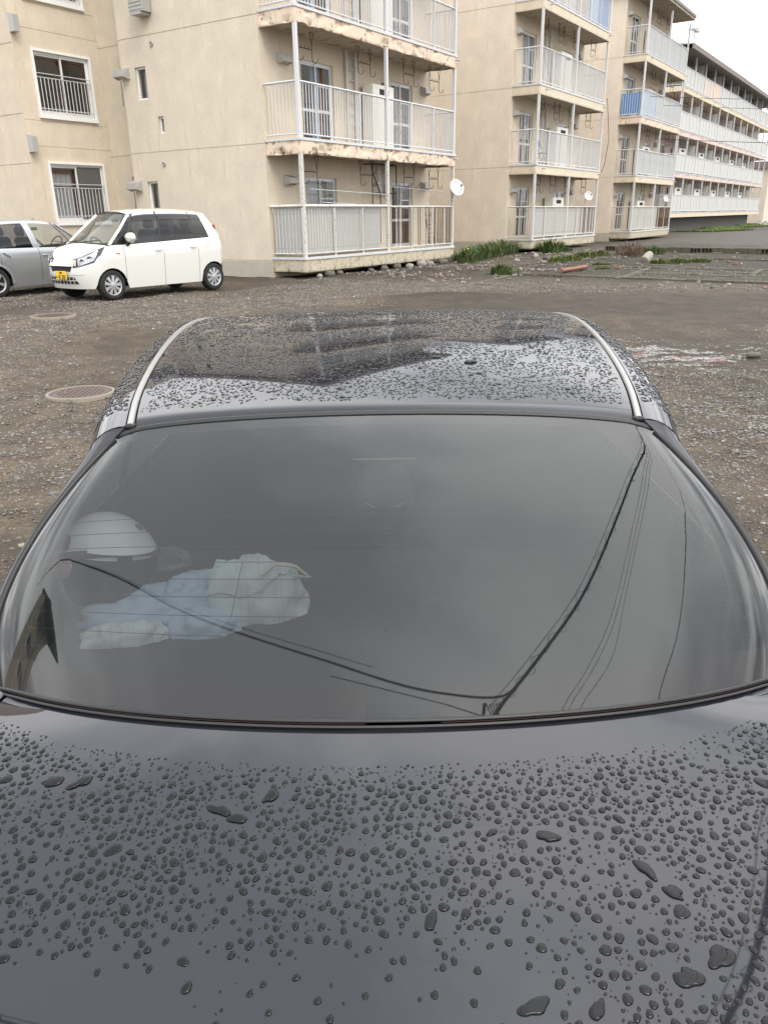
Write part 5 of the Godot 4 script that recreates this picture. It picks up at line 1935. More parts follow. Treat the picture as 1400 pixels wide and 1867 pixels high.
func seat(parent: Node, at: Vector3, m: Material) -> void:
	var g := Geo.new()
	g.soft_box(at + Vector3(0, 0.0, 0), Vector3(0.46, 0.16, 0.48), 0.05)
	g.soft_box(at + Vector3(0, 0.32, 0.26), Vector3(0.46, 0.60, 0.14), 0.05, Basis(Vector3.RIGHT, 0.22))
	g.soft_box(at + Vector3(0, 0.72, 0.36), Vector3(0.26, 0.18, 0.10), 0.04, Basis(Vector3.RIGHT, 0.15))
	put("seat", g, m, parent)


func wing_mirror(o: Node3D, at: Vector3, side: int, m: Material) -> void:
	var g := Geo.new()
	var T := Transform3D(Basis(Vector3.RIGHT, PI / 2), at + Vector3(side * 0.13, 0.06, 0))
	g.lathe([Vector2(0.001, -0.075), Vector2(0.07, -0.06), Vector2(0.10, -0.02), Vector2(0.105, 0.04), Vector2(0.095, 0.05), Vector2(0.001, 0.045)], 18, T * Transform3D(Basis().scaled(Vector3(1.15, 1, 0.85)), Vector3.ZERO))
	var h := put("door_mirror", g, m, o)
	g = Geo.new()
	g.tube([at + Vector3(-side * 0.02, -0.08, 0.0), at + Vector3(side * 0.06, -0.06, 0), at + Vector3(side * 0.10, 0.0, 0)], 0.03, 8)
	put("mirror_foot", g, M.black_plastic, h)


func make_van() -> void:
	K = {"L": 3.48, "W": 1.47, "rf": 0.62, "rr": 0.34, "pf": 3.0, "pr": 3.6, "sill": 0.20, "R": 0.275, "arch": 0.325, "axles": [0.62, 3.08], "tuck": 0.05, "shoulder": 0.055, "roof_in": 0.235, "cowl": 0.18, "crown": 0.055,
		"nose_in": [Vector2(0, 0.02), Vector2(0.3, -0.01), Vector2(0.55, 0.0), Vector2(0.75, 0.05), Vector2(1.0, 0.16)],
		"belt": [Vector2(0, 0.86), Vector2(0.3, 0.93), Vector2(0.62, 0.97), Vector2(1.2, 0.985), Vector2(2.4, 1.03), Vector2(3.42, 1.07)],
		"roof": [Vector2(1.1, 1.47), Vector2(1.5, 1.545), Vector2(2.2, 1.56), Vector2(2.8, 1.54), Vector2(3.15, 1.50), Vector2(3.48, 1.42)],
		"joints": [0.0, 0.93, 1.83, 2.70, 3.48], "panels": ["front_wing", "door", "door", "rear_quarter"], "handle_t": 0.82, "visor": true,
		"lines": [[0.64, 1.26], [0.98, 1.30], [1.02, 1.36], [1.80, 1.85], [1.84, 1.89], [2.66, 2.64], [2.68, 2.67], [3.04, 2.90], [3.32, 3.08]],
		"strips": ["pane_smoke", "black", "pane", "black", "pane_smoke", "black", "pane_smoke", "paint"],
		"seats": [[-0.34, 0.62, 1.45], [0.34, 0.62, 1.45], [-0.34, 0.62, 2.35], [0.34, 0.62, 2.35]], "seat_mat": "seat", "spokes": 9, "twist": 0.07}
	var f := (row(9.69, -12.47) - row(12.2, -12.30)).normalized()   # the way it faces
	var zb := -f
	var c: Vector3 = row(9.69, -12.47) - f * (K.L / 2 - K.axles[0]) * -1.0
	c = row(9.76, -12.45) + f * (K.axles[0] - K.L / 2)
	c -= Vector3.UP.cross(zb) * -1.0 * (K.W / 2 - 0.03)
	var o := base("white_van", "small white tall-roofed car with a yellow number plate", "car", Transform3D(Basis(Vector3.UP.cross(zb), Vector3.UP, zb), c), "")
	var x := Vector3.UP.cross(zb)
	build_car(o, M.white_paint)
	# face
	for side in [-1, 1]:
		put("lamp_surround", band(side, [0.34, 0.38, 0.94, 1.08], [0.83, 0.585, 0.69, 0.985], 0.006), M.lamp_dark, o)
		var lamp := put("headlight", band(side, [0.47, 0.50, 0.84, 0.92], [0.83, 0.625, 0.72, 0.925], 0.016), M.lamp_lens, o)
		for q in [[0.58, 0.735, 0.052], [0.73, 0.775, 0.055]]:
			var bc := skin(side, q[0], q[1], 0.018)
			var bn := (skin(side, q[0], q[1], 0.05) - skin(side, q[0], q[1], 0.0)).normalized()
			var bx := Vector3.UP.cross(bn).normalized()
			var bg := Geo.new()
			bg.lathe([Vector2(q[2], -0.004), Vector2(q[2], 0.003), Vector2(q[2] * 0.9, 0.004), Vector2(q[2] * 0.5, -0.002), Vector2(0.001, -0.003)], 18, Transform3D(Basis(bx, bn, bx.cross(bn)), bc))
			put("reflector", bg, M.chrome, lamp)
		put("indicator", band(side, [0.37, 0.40, 0.45, 0.43], [0.79, 0.64, 0.64, 0.80], 0.014), M.screen_orange, o)
		put("grille_bar", band(side, [0.0, 0.0, 0.40, 0.40], [0.735, 0.645, 0.64, 0.74], 0.034), M.chrome, o)
		put("grille", band(side, [0.0, 0.0, 0.30, 0.34], [0.635, 0.49, 0.49, 0.635], 0.006), M.dark, o)
		put("lower_grille", band(side, [0.0, 0.0, 0.46, 0.38], [0.335, 0.14, 0.14, 0.335], 0.006), M.dark, o)
		for k in 4:
			put("grille_rib", band(side, [0.05 + 0.1 * k, 0.05 + 0.1 * k, 0.068 + 0.1 * k, 0.068 + 0.1 * k], [0.33, 0.145, 0.145, 0.33], 0.014), M.white_paint, o)
		put("grille_rib", band(side, [0.0, 0.0, 0.44, 0.43], [0.25, 0.23, 0.23, 0.25], 0.013), M.white_paint, o)
		put("bumper_seam", band(side, [0.16, 0.16, 0.60, 0.60], [0.395, 0.385, 0.385, 0.395], 0.003), M.hood, o)
		put("side_lamp", band(side, [dist_at(0.74), dist_at(0.74), dist_at(0.82), dist_at(0.83)], [0.70, 0.665, 0.665, 0.70], 0.010), M.amber, o)
		wing_mirror(o, glass_point(side, 1.0, 1.3, 0.12), side, M.white_paint)
		var g := Geo.new()
		var a := glass_point(side, 3.36, 3.13, 0.05)
		var b := glass_point(side, 3.34, 3.12, 0.70)
		g.soft_box((a + b) / 2 + Vector3(-side * 0.012, -0.16, 0.0), Vector3(0.06, 0.46, 0.07), 0.02, Basis(Vector3.RIGHT, -0.14))
		put("tail_lamp", g, M.red_lamp, o)
		put("mud_flap", band(side, [dist_at(3.3), dist_at(3.3), dist_at(3.38), dist_at(3.38)], [0.1, -0.06, -0.06, 0.1], 0.004), M.dim, o)
	put("fuel_flap", ring_on(-1, dist_at(2.92), 0.72, 0.085), M.white_paint, o)
	# number plate
	var p := skin(1, 0.0, 0.33, 0.028)
	var pl := Node3D.new()
	hang(pl, "number_plate", o)
	pl.transform = Transform3D(Basis(Vector3.UP, PI + 0.10), Vector3(-0.10, 0.475, p.z - 0.03))
	var g2 := Geo.new()
	g2.soft_box(Vector3.ZERO, Vector3(0.30, 0.150, 0.012), 0.005)
	put("plate", g2, M.plate, pl)
	lettering(pl, "580", Vector3(0.0, 0.047, 0.008), 0.040)
	var kana := Geo.new()   # the small kana before the number
	kana.tube([Vector3(-0.010, 0.022, 0), Vector3(-0.010, -0.022, 0)], 0.0028, 5)
	kana.tube([Vector3(-0.020, 0.010, 0), Vector3(-0.004, 0.012, 0), Vector3(-0.020, -0.012, 0), Vector3(0.004, 0.008, 0), Vector3(0.017, 0.006, 0), Vector3(0.021, -0.006, 0), Vector3(0.014, -0.018, 0), Vector3(0.004, -0.021, 0)], 0.0028, 5)
	put("lettering", kana, M.ink, pl, Transform3D(Basis(), Vector3(-0.118, -0.028, 0.008)))
	lettering(pl, "6 20", Vector3(0.025, -0.030, 0.008), 0.076)
	# maker's mark: a thin looping emblem
	var q := skin(1, 0.0, 0.84, 0.0)
	g2 = Geo.new()
	var loop := []
	for k in 19:
		var a := TAU * (0.05 + 0.8 * k / 18.0)
		loop.append(Vector3(cos(a) * 0.040, sin(a) * 0.040, 0))
	g2.tube(loop, 0.0055, 5)
	g2.tube([Vector3(-0.012, -0.03, 0), Vector3(-0.012, 0.02, 0), Vector3(0.02, 0.012, 0), Vector3(0.026, -0.012, 0), Vector3(-0.010, -0.03, 0)], 0.005, 5)
	put("emblem", g2, M.chrome, o, Transform3D(Basis(Vector3.UP, PI) * Basis(Vector3.RIGHT, 0.35), Vector3(0, q.y, q.z - 0.012)))


func lettering(parent: Node, text: String, at: Vector3, size: float) -> void:
	var t := TextMesh.new()
	var f := SystemFont.new()
	f.font_names = PackedStringArray(["Droid Sans", "Droid Sans Fallback"])
	f.font_weight = 700
	t.font = f
	t.text = text
	t.font_size = 64
	t.pixel_size = size / 64.0 * 1.35
	t.depth = 0.004
	put("lettering", t, M.ink, parent, Transform3D(Basis(), at))


func band(side: int, ds: Array, ts: Array, off: float) -> Geo:   # a four-cornered patch on the skin: upper near, lower near, lower far, upper far
	var rows := []
	for j in 5:
		var r := j / 4.0
		var line := PackedVector3Array()
		for i in 9:
			var f := i / 8.0
			var dl := lerpf(ds[1], ds[2], f)
			var du := lerpf(ds[0], ds[3], f)
			var tl := lerpf(ts[1], ts[2], f)
			var tu := lerpf(ts[0], ts[3], f)
			line.append(skin(side, lerpf(dl, du, r), lerpf(tl, tu, r), off))
		rows.append(line)
	var g := Geo.new()
	g.grid(rows, side < 0)
	# turned-in rim
	for e in [rows[0], rows[4]]:
		for i in 8:
			var a: Vector3 = e[i]
			var b: Vector3 = e[i + 1]
			var back := Vector3(-side * off * 0.6, 0, off)
			g.quad(a, b, b + back, a + back)
	return g


func ring_on(side: int, d: float, t: float, r: float) -> Geo:
	var c := skin(side, d, t, 0.004)
	var g := Geo.new()
	g.lathe([Vector2(r, -0.01), Vector2(r, 0.0), Vector2(r - 0.006, 0.002), Vector2(0.001, 0.003)], 20, Transform3D(Basis(Vector3.BACK, -PI / 2 * side), c))
	return g


func make_wagon() -> void:
	K = {"L": 3.66, "W": 1.66, "rf": 0.62, "rr": 0.40, "pf": 2.8, "pr": 3.2, "sill": 0.17, "R": 0.29, "arch": 0.345, "axles": [0.72, 3.14], "tuck": 0.06, "shoulder": 0.05, "roof_in": 0.22, "cowl": 0.18, "crown": 0.06,
		"nose_in": [Vector2(0, 0.02), Vector2(0.3, -0.02), Vector2(0.6, 0.0), Vector2(0.8, 0.05), Vector2(1.0, 0.18)],
		"belt": [Vector2(0, 0.72), Vector2(0.4, 0.82), Vector2(0.85, 0.88), Vector2(1.4, 0.90), Vector2(2.6, 0.915), Vector2(3.66, 0.92)],
		"roof": [Vector2(1.4, 1.33), Vector2(1.8, 1.405), Vector2(2.3, 1.43), Vector2(3.0, 1.40), Vector2(3.66, 1.34)],
		"joints": [0.0, 1.05, 2.12, 2.98, 3.66], "panels": ["front_wing", "door", "door", "rear_quarter"], "handle_t": 0.80,
		"lines": [[0.92, 1.56], [1.24, 1.64], [1.27, 1.68], [2.08, 2.20], [2.22, 2.34], [2.98, 2.94], [3.06, 3.02], [3.46, 3.30]],
		"strips": ["pane_green", "black", "pane_green", "paint", "pane_smoke", "paint", "paint"],
		"seats": [[-0.36, 0.50, 1.85], [0.36, 0.50, 1.85], [-0.36, 0.50, 2.7], [0.36, 0.50, 2.7]], "seat_mat": "seat", "spokes": 5}
	# it faces along the row, its right flank toward the yard
	var f := row(1, 0) - row(0, 0)
	var zb := -f
	var x := Vector3.UP.cross(zb)
	var c: Vector3 = row(9.02 + K.L / 2 - (K.L - K.axles[1]), -15.0) - x * (K.W / 2 - 0.02)
	var o := base("silver_hatchback", "silver hatchback half hidden behind the white car", "car", Transform3D(Basis(x, Vector3.UP, zb), c), "")
	build_car(o, M.silver_paint)
	for side in [-1, 1]:
		wing_mirror(o, glass_point(side, 1.22, 1.6, 0.10), side, M.black_plastic)
		put("headlight", band(side, [0.45, 0.48, 0.95, 1.0], [0.92, 0.68, 0.74, 0.98], 0.012), M.lamp_lens, o)
		put("sill_moulding", band(side, [dist_at(1.12), dist_at(1.12), dist_at(2.72), dist_at(2.72)], [0.12, 0.02, 0.02, 0.12], 0.010), M.silver_paint, o)
		put("tail_lamp", band(side, [dist_at(3.5), dist_at(3.52), dist_at(3.5) + 0.25, dist_at(3.5) + 0.25], [0.95, 0.6, 0.6, 0.95], 0.012), M.red_lamp, o)
		# flared rim of the rear wheel arch
		var ring := []
		for k in 15:
			var a := PI * k / 14.0
			ring.append(Vector3(side * (K.W / 2 - 0.012), K.R - 0.02 + sin(a) * (K.arch + 0.01), K.axles[1] - K.L / 2 + cos(a) * (K.arch + 0.01)))
		var g := Geo.new()
		g.tube(ring, 0.02, 6)
		put("arch_rim", g, M.silver_paint, o)
	var g2 := Geo.new()
	g2.soft_box(Vector3(0.3, 1.45, 2.2 - K.L / 2 - 0.35), Vector3(0.16, 0.025, 0.05), 0.01)
	put("roof_aerial_base", g2, M.dark, o)


# ---- the black saloon under the camera. k is measured down from the eye, D forward from it. ------------------
const X0 := 0.0036
var car: Node3D
var ORIGIN := Vector3(0.0036, -0.30, -2.6)


func at_k(x: float, D: float, k: float) -> Vector3:
	return Vector3(x + X0, EYE.y - k, -D) - ORIGIN


func screen(q: float, t: float, lift := 0.0) -> Vector3:   # the rear window: q across, t from its foot to its head
	var q2 := q * q
	var q6 := q2 * q2 * q2
	var xb := 0.6549 * q * (1.0 + 0.045 * q6)
	var db := 0.9384 + 0.1075 * q2 + 0.0862 * q6
	var kb := 0.6885 + 0.0128 * q2 + 0.0381 * q6
	var xt := 0.553 * q
	var dt := 1.5636 - 0.0193 * q2
	var kt := 0.3846 + 0.0184 * q2 + 0.0117 * q6
	var u := 4.0 * t * (1.0 - t)
	var e := pow(maxf(0.0, (absf(q) - 0.89) / 0.11), 2) * (0.2 + 0.8 * u)   # the glass turns down at its sides
	return at_k(xb + (xt - xb) * t + 0.0626 * q * u * q2 * q2 + signf(q) * 0.008 * e, db + (dt - db) * t, kb + (kt - kb) * t - 0.025 * u + 0.0058 * q6 * u + 0.040 * e - lift)


func foot_D(x: float) -> float:
	var q := x / 0.6549
	return 0.9384 + 0.1075 * q * q + 0.0862 * pow(q, 6)


func deck_k(x: float, D: float) -> float:
	var e := 0.95 - D
	var k := 0.698 + 0.0567 * e + 0.2417 * e * e + 0.0372 * x * x - 0.0366 * pow(x, 4) - 0.012 * x * x * e
	var fd := foot_D(x)
	var q := x / 0.6549
	var kb := 0.6885 + 0.0128 * q * q + 0.0381 * pow(q, 6) + 0.007
	var ef := 0.95 - fd
	var kf := 0.698 + 0.0567 * ef + 0.2417 * ef * ef + 0.0372 * x * x - 0.0366 * pow(x, 4) - 0.012 * x * x * ef
	return k + (kb - kf) * exp(-maxf(0.0, fd - D) / 0.10)


func strip_x(D: float) -> float:
	return curve_at([Vector2(1.40, 0.492), Vector2(1.51, 0.506), Vector2(1.71, 0.541), Vector2(1.96, 0.567), Vector2(2.31, 0.592), Vector2(2.63, 0.604), Vector2(3.0, 0.604)], D)


func roof_k(x: float, D: float) -> float:
	var q := x / strip_x(D)
	var d := 2.45 - D
	return 0.2935 + (0.107 if d > 0 else 0.165) * d * d + 0.012 * q * q + 0.006 * pow(q, 6)


func head_D(x: float) -> float:
	var q := x / 0.553
	return 1.5636 - 0.0193 * q * q


func rail_point(side: int, D: float, w: float) -> Vector3:   # the roof rail outside the moulding, w 0..1 from moulding to window top
	var k0 := roof_k(strip_x(D), D)
	var a := w * PI / 2
	return at_k(side * (strip_x(D) + 0.0225 + 0.0955 * sin(a)), D, k0 + 0.003 + 0.105 * (1.0 - cos(a)))


func body_W(D: float) -> float:
	return 0.87 - 0.10 * pow(maxf(0.0, (0.95 - D) / 0.5), 2) - 0.12 * pow(maxf(0.0, (D - 4.1) / 0.75), 2)


func inner_edge(D: float) -> Vector2:   # where the flank's shoulder begins: x, k
	var x := 0.632
	var k := 0.0
	if D < 1.09:
		k = deck_k(x, minf(D, foot_D(x) - 0.004))
	elif D < 1.75:
		var t := step01(1.09, 1.75, D)
		x = lerpf(0.632, 0.815, t)
		k = lerpf(deck_k(0.632, 1.085), 0.765, t)
	elif D < 3.6:
		x = 0.815; k = 0.765
	else:
		var t := (D - 3.6) / 1.2
		x = lerpf(0.745, 0.66, t); k = lerpf(0.765, 0.87, t * t)
	return Vector2(x, k)


func make_saloon() -> void:
	car = base("black_saloon", "wet black saloon car filling the foreground, seen over its boot", "car", Transform3D(Basis(), ORIGIN))
	var paint: Material = M.black_paint
	var rows := []
	# boot lid
	for j in 25:
		var line := PackedVector3Array()
		for i in 41:
			var x := -0.625 + 1.25 * i / 40.0
			var D := lerpf(0.455, foot_D(x) - 0.010, j / 24.0)
			line.append(at_k(x, D, deck_k(x, D)))
		rows.append(line)
	var g := Geo.new()
	var roll := []
	for q in [[0.425, 0.055], [0.428, 0.03], [0.438, 0.008]]:
		var line := PackedVector3Array()
		for i in 41:
			var x := -0.625 + 1.25 * i / 40.0
			line.append(at_k(x, q[0], deck_k(x, 0.455) + q[1]))
		roll.append(line)
	g.grid(roll + rows)
	var lid := put("boot_lid", g, paint, car)
	# dark channel under the joints
	g = Geo.new()
	rows = []
	for j in 8:
		var line := PackedVector3Array()
		for i in 21:
			var x := -0.70 + 1.4 * i / 20.0
			var D := lerpf(0.46, minf(foot_D(x), 1.16) + 0.02, j / 7.0)
			line.append(at_k(x, D, deck_k(x, minf(D, foot_D(x))) + 0.016))
		rows.append(line)
	g.grid(rows)
	put("drain_channel", g, M.dark, car)
	# rear window
	rows = []
	for j in 33:
		var line := PackedVector3Array()
		for i in 81:
			var f := -1.0 + i / 40.0
			line.append(screen(signf(f) * (1.0 - pow(1.0 - absf(f), 1.35)), j / 32.0))
		rows.append(line)
	g = Geo.new()
	g.grid(rows)
	var glass := put("rear_window", g, M.rear_glass, car)
	# black ceramic border under the glass
	var strips := [[-1.0, -0.055, 0.0, 0.085], [0.115, 1.0, 0.0, 0.085], [-1.0, 1.0, 0.955, 1.0]]
	g = Geo.new()
	for q in strips:
		rows = []
		for j in 4:
			var line := PackedVector3Array()
			for i in 33:
				var qq := lerpf(q[0], q[1], i / 32.0)
				var t0: float = q[2]
				var t1: float = q[3] + (0.02 * pow(absf(qq), 4) if q[2] == 0.0 else 0.0)
				line.append(screen(qq, lerpf(t0, t1, j / 3.0), -0.004))
			rows.append(line)
		g.grid(rows)
	for s in [-1, 1]:
		rows = []
		for j in 17:
			var line := PackedVector3Array()
			for i in 4:
				line.append(screen(s * (0.955 + 0.015 * i) if s > 0 else -(1.0 - 0.015 * i), lerpf(0.085, 0.955, j / 16.0), -0.004))
			rows.append(line)
		g.grid(rows)
	put("ceramic_border", g, M.trim_brown, glass)
	for k in 9:   # heater wires printed inside
		var p := []
		for i in 33: p.append(screen(lerpf(-0.93, 0.93, i / 32.0), 0.14 + 0.052 * k, -0.003))
		g = Geo.new()
		g.tube(p, 0.0006, 4)
		put("heater_wire", g, M.wire_brown, glass)
	for q in [-0.93, -0.40]:
		var p := []
		for i in 9: p.append(screen(q, lerpf(0.14 if q < -0.5 else 0.24, 0.56 if q < -0.5 else 0.40, i / 8.0), -0.0035))
		g = Geo.new()
		g.tube(p, 0.0006, 4)
		put("heater_wire", g, M.wire_brown, glass)
	# rubber seal round the glass
	for e in [[0.003, 0.0032], [-0.006, 0.0024]]:
		var ring := []
		for i in 49: ring.append(screen(0.985 * (-1.0 + i / 24.0), 0.0) + Vector3(0, 0.001 - (0.004 if e[0] < 0 else 0.0), e[0] * -1.0 + 0.002))
		g = Geo.new()
		g.tube(ring, e[1], 8)
		put("window_seal", g, M.rubber, glass)
	var side_path := []
	var top_path := []
	for i in 49: top_path.append(screen(-1.0 + i / 24.0, 1.0) + Vector3(0, 0.001, -0.006))
	g = Geo.new()
	g.tube(top_path, 0.0065, 8)
	put("window_seal", g, M.rubber, glass)
	for s in [-1, 1]:
		side_path = []
		for i in 25: side_path.append(screen(s * 1.005, i / 24.0))
		g = Geo.new()
		g.tube(side_path, 0.007, 8)
		put("window_seal", g, M.rubber, glass)
	# roof panel with a rolled rear lip
	rows = []
	for j in 31:
		var line := PackedVector3Array()
		for i in 41:
			var q := -1.0 + i / 20.0
			var D := 2.95
			var f := j / 30.0
			for it in 2:
				var x := q * strip_x(D)
				var d0 := head_D(x) + 0.012
				D = d0 + (0.03 * f / 0.13 if f < 0.13 else 0.03 + (2.95 - d0 - 0.03) * (f - 0.13) / 0.87)
			var x2 := q * strip_x(D)
			var dd := D - head_D(x2) - 0.012
			line.append(at_k(x2, D, roof_k(x2, D) + 0.011 * pow(maxf(0.0, 1.0 - dd / 0.03), 2)))
		rows.append(line)
	g = Geo.new()
	g.grid(rows)
	var roof := put("roof_panel", g, paint, car)
	for s in [-1, 1]:
		# bright moulding in the roof ditch
		var Ds := []
		for j in 25: Ds.append(lerpf(head_D(strip_x(1.55)) + 0.010, 2.95, j / 24.0))
		rows = []
		var dark := []
		var rail := []
		for D in Ds:
			var a := PackedVector3Array()
			var b := PackedVector3Array()
			var k0 := roof_k(strip_x(D), D)
			for e in [[0.004, 0.004], [0.006, -0.0015], [0.012, -0.003], [0.018, -0.001], [0.020, 0.005]]:
				a.append(at_k(s * (strip_x(D) + e[0]), D, k0 + e[1]))
			for e in [[-0.006, 0.012], [0.045, 0.012]]:
				b.append(at_k(s * (strip_x(D) + e[0]), D, k0 + e[1]))
			rows.append(a); dark.append(b)
			var c := PackedVector3Array()
			for i in 11: c.append(rail_point(s, D, i / 10.0))
			rail.append(c)
		g = Geo.new()
		g.grid(rows, s < 0)
		var mo := put("roof_moulding", g, M.moulding, roof)
		g = Geo.new()
		var D0: float = Ds[0]
		g.soft_box(at_k(s * (strip_x(D0) + 0.0135), D0 + 0.006, roof_k(strip_x(D0), D0) + 0.004), Vector3(0.021, 0.012, 0.02), 0.004)
		put("moulding_end", g, M.black_plastic, mo)
		g = Geo.new()
		g.grid(dark, s < 0)
		put("roof_ditch", g, M.dark, car)
		g = Geo.new()
		g.grid(rail, s < 0)
		put("roof_rail", g, paint, car)
		# rear pillar between window and flank
		rows = []
		for j in 17:
			var t := j / 16.0
			var a := screen(s * 1.012, t)
			var ctrl := screen(s * 1.0, t) + Vector3(s * 0.058, -0.018, -0.015)
			var ie := inner_edge(lerpf(1.12, 1.76, t))
			var b := at_k(s * (ie.x + 0.004), lerpf(1.12, 1.76, t), ie.y + 0.004)
			var line := PackedVector3Array()
			for i in 13:
				var w := i / 12.0
				var own := a.lerp(ctrl, w).lerp(ctrl.lerp(b, w), w)
				var end := rail_point(s, 1.552, w * 2.0) if w < 0.5 else rail_point(s, 1.552, 1.0).lerp(b, w * 2.0 - 1.0)
				line.append(own.lerp(end, step01(0.62, 1.0, t)))
			rows.append(line)
		g = Geo.new()
		g.grid(rows, s < 0)
		put("rear_pillar", g, paint, car)
		# side windows
		for q in [["side_window", 1.62, 2.24, 1.80, 2.24, M.pane_smoke], ["pillar", 2.24, 2.33, 2.24, 2.33, M.black_plastic], ["side_window", 2.33, 2.93, 2.33, 3.46, M.pane_smoke]]:
			rows = []
			for j in 6:
				var r := j / 5.0
				var line := PackedVector3Array()
				for i in 9:
					var f := i / 8.0
					var Dt := lerpf(q[1], q[2], f)
					var Db := lerpf(q[3], q[4], f)
					line.append(rail_point(s, Dt, 1.0).lerp(at_k(s * 0.818, Db, 0.765), 1.0 - r))
				rows.append(line)
			g = Geo.new()
			g.grid(rows, s > 0)
			put(q[0], g, q[5], car)
		rows = []
		for j in 5:
			var line := PackedVector3Array()
			for i in 7:
				line.append(rail_point(s, lerpf(1.575, 1.62, i / 6.0), 1.0).lerp(at_k(s * 0.818, lerpf(1.74, 1.80, i / 6.0), 0.765), 1.0 - j / 4.0))
			rows.append(line)
		g = Geo.new()
		g.grid(rows, s > 0)
		put("quarter_trim", g, M.black_plastic, car)
		# shoulder and flank, split at the doors
		for seg in [["rear_quarter", 0.44, 1.90], ["door", 1.906, 2.72], ["door", 2.726, 3.50], ["front_wing", 3.506, 4.82]]:
			rows = []
			var n := 40 if seg[0] != "door" else 20
			for i in n + 1:
				var D := lerpf(seg[1], seg[2], float(i) / n)
				var ie := inner_edge(D)
				var W := body_W(D)
				var line := PackedVector3Array()
				var kk := 0.92 + 0.03 * step01(3.6, 4.8, D)
				for w in [0.0, 0.15, 0.3, 0.45, 0.6, 0.75, 0.9, 1.0]:
					var a: float = w * PI / 2
					line.append(at_k(s * (ie.x + (W - ie.x) * sin(a)), D, ie.y + (kk - ie.y) * (1.0 - cos(a))))
				var low := 1.50
				for ax in [1.22, 3.92]:
					if absf(D - ax) < 0.36: low = minf(low, 1.723 - 0.31 - sqrt(0.1296 - pow(D - ax, 2)))
				for f in [0.25, 0.5, 0.75, 1.0]:
					line.append(at_k(s * (W - 0.05 * f * f), D, lerpf(kk, low, f)))
				rows.append(line)
			g = Geo.new()
			g.grid(rows, s < 0)
			var pnl := put(seg[0], g, paint, car)
			if seg[0] == "door":
				g = Geo.new()
				var c := at_k(s * 0.875, seg[1] + 0.12, 0.95)
				g.tube([c + Vector3(-s * 0.02, 0, 0), c + Vector3(s * 0.02, 0, -0.02), c + Vector3(s * 0.02, 0, -0.14), c + Vector3(-s * 0.02, 0, -0.16)], 0.013, 8)
				put("handle", g, paint, pnl)
		for ax in [1.22, 3.92]:
			wheel(car, at_k(s * 0.76, ax, 1.413), s, 0.31, 0.2, 7)
		g = Geo.new()
		g.soft_box(at_k(s * 0.63, 0.452, 0.935), Vector3(0.30, 0.13, 0.10), 0.03, Basis(Vector3.UP, s * 0.12))
		put("tail_lamp", g, M.red_lamp, car)
		g = Geo.new()
		g.soft_box(at_k(s * 0.60, 4.80, 1.0), Vector3(0.34, 0.13, 0.08), 0.02, Basis(Vector3.UP, -s * 0.3))
		put("headlight", g, M.lamp_lens, car)
		wing_mirror(car, at_k(s * 0.82, 3.38, 0.72), s, paint)
	# tail and nose
	for e in [["tail_panel", 0.43, 1.0, 0.80], ["nose_panel", 4.83, -1.0, 0.72]]:
		rows = []
		for j in 9:
			var f := j / 8.0
			var line := PackedVector3Array()
			for i in 21:
				var x := lerpf(-1, 1, i / 20.0)
				line.append(at_k(x * (e[3] - 0.03 * f), e[1] - e[2] * (0.06 * sin(f * PI * 0.6) - 0.10 * pow(absf(x), 4)), lerpf(1.48, 0.835 if e[2] > 0 else 0.88, f)))
			rows.append(line)
		g = Geo.new()
		g.grid(rows, e[2] < 0)
		put(e[0], g, paint, car)
	# windscreen and bonnet
	rows = []
	for j in 7:
		var f := j / 6.0
		var line := PackedVector3Array()
		for i in 17:
			var q := -1.0 + i / 8.0
			line.append(at_k(q * lerpf(0.76, 0.655, f), lerpf(3.66, 2.96, f) + lerpf(0.14, 0.04, f) * (1 - q * q), lerpf(0.765, roof_k(0.6, 2.95) + 0.02, f) - lerpf(0.02, 0.02, f) * (1 - q * q)))
		rows.append(line)
	g = Geo.new()
	g.grid(rows, true)
	put("windscreen", g, M.pane_green, car)
	rows = []
	for j in 9:
		var f := j / 8.0
		var line := PackedVector3Array()
		for i in 15:
			var q := -1.0 + i / 7.0
			var D := lerpf(3.66 + 0.14 * (1 - q * q), 4.82, f)
			line.append(at_k(q * lerpf(0.745, 0.66, f), D, lerpf(0.765, 0.87, f * f) - 0.03 * (1 - q * q)))
		rows.append(line)
	g = Geo.new()
	g.grid(rows)
	put("bonnet", g, paint, car)
	g = Geo.new()
	g.span(at_k(-0.60, 0.6, 1.45), at_k(0.60, 0.62, 0.9))
	g.span(at_k(-0.62, 4.6, 1.55), at_k(0.62, 0.55, 1.42))
	put("underbody", g, M.dark, car)
	# cabin
	g = Geo.new()
	g.soft_box(at_k(0, 1.40, 0.772), Vector3(1.30, 0.03, 0.66), 0.01)
	var shelf := put("parcel_shelf", g, M.shelf_cloth, car)
	g = Geo.new()
	var sp := Transform3D(Basis(Vector3.RIGHT, 0.1), at_k(-0.535, 1.66, 0.757))
	g.lathe([Vector2(0.08, 0.0), Vector2(0.076, 0.012), Vector2(0.068, 0.014), Vector2(0.062, 0.004), Vector2(0.05, -0.004), Vector2(0.045, 0.006), Vector2(0.02, 0.012), Vector2(0.001, 0.012)], 28, sp * Transform3D(Basis().scaled(Vector3(1, 1, 0.7)), Vector3.ZERO))
	put("speaker", g, M.gloss_trim, shelf)
	g = Geo.new()
	g.soft_box(at_k(0, 1.86, 0.97), Vector3(1.30, 0.50, 0.16), 0.06, Basis(Vector3.RIGHT, -0.35))
	g.soft_box(at_k(0, 2.05, 1.20), Vector3(1.30, 0.16, 0.5), 0.06)
	put("rear_seat", g, M.seat, car)
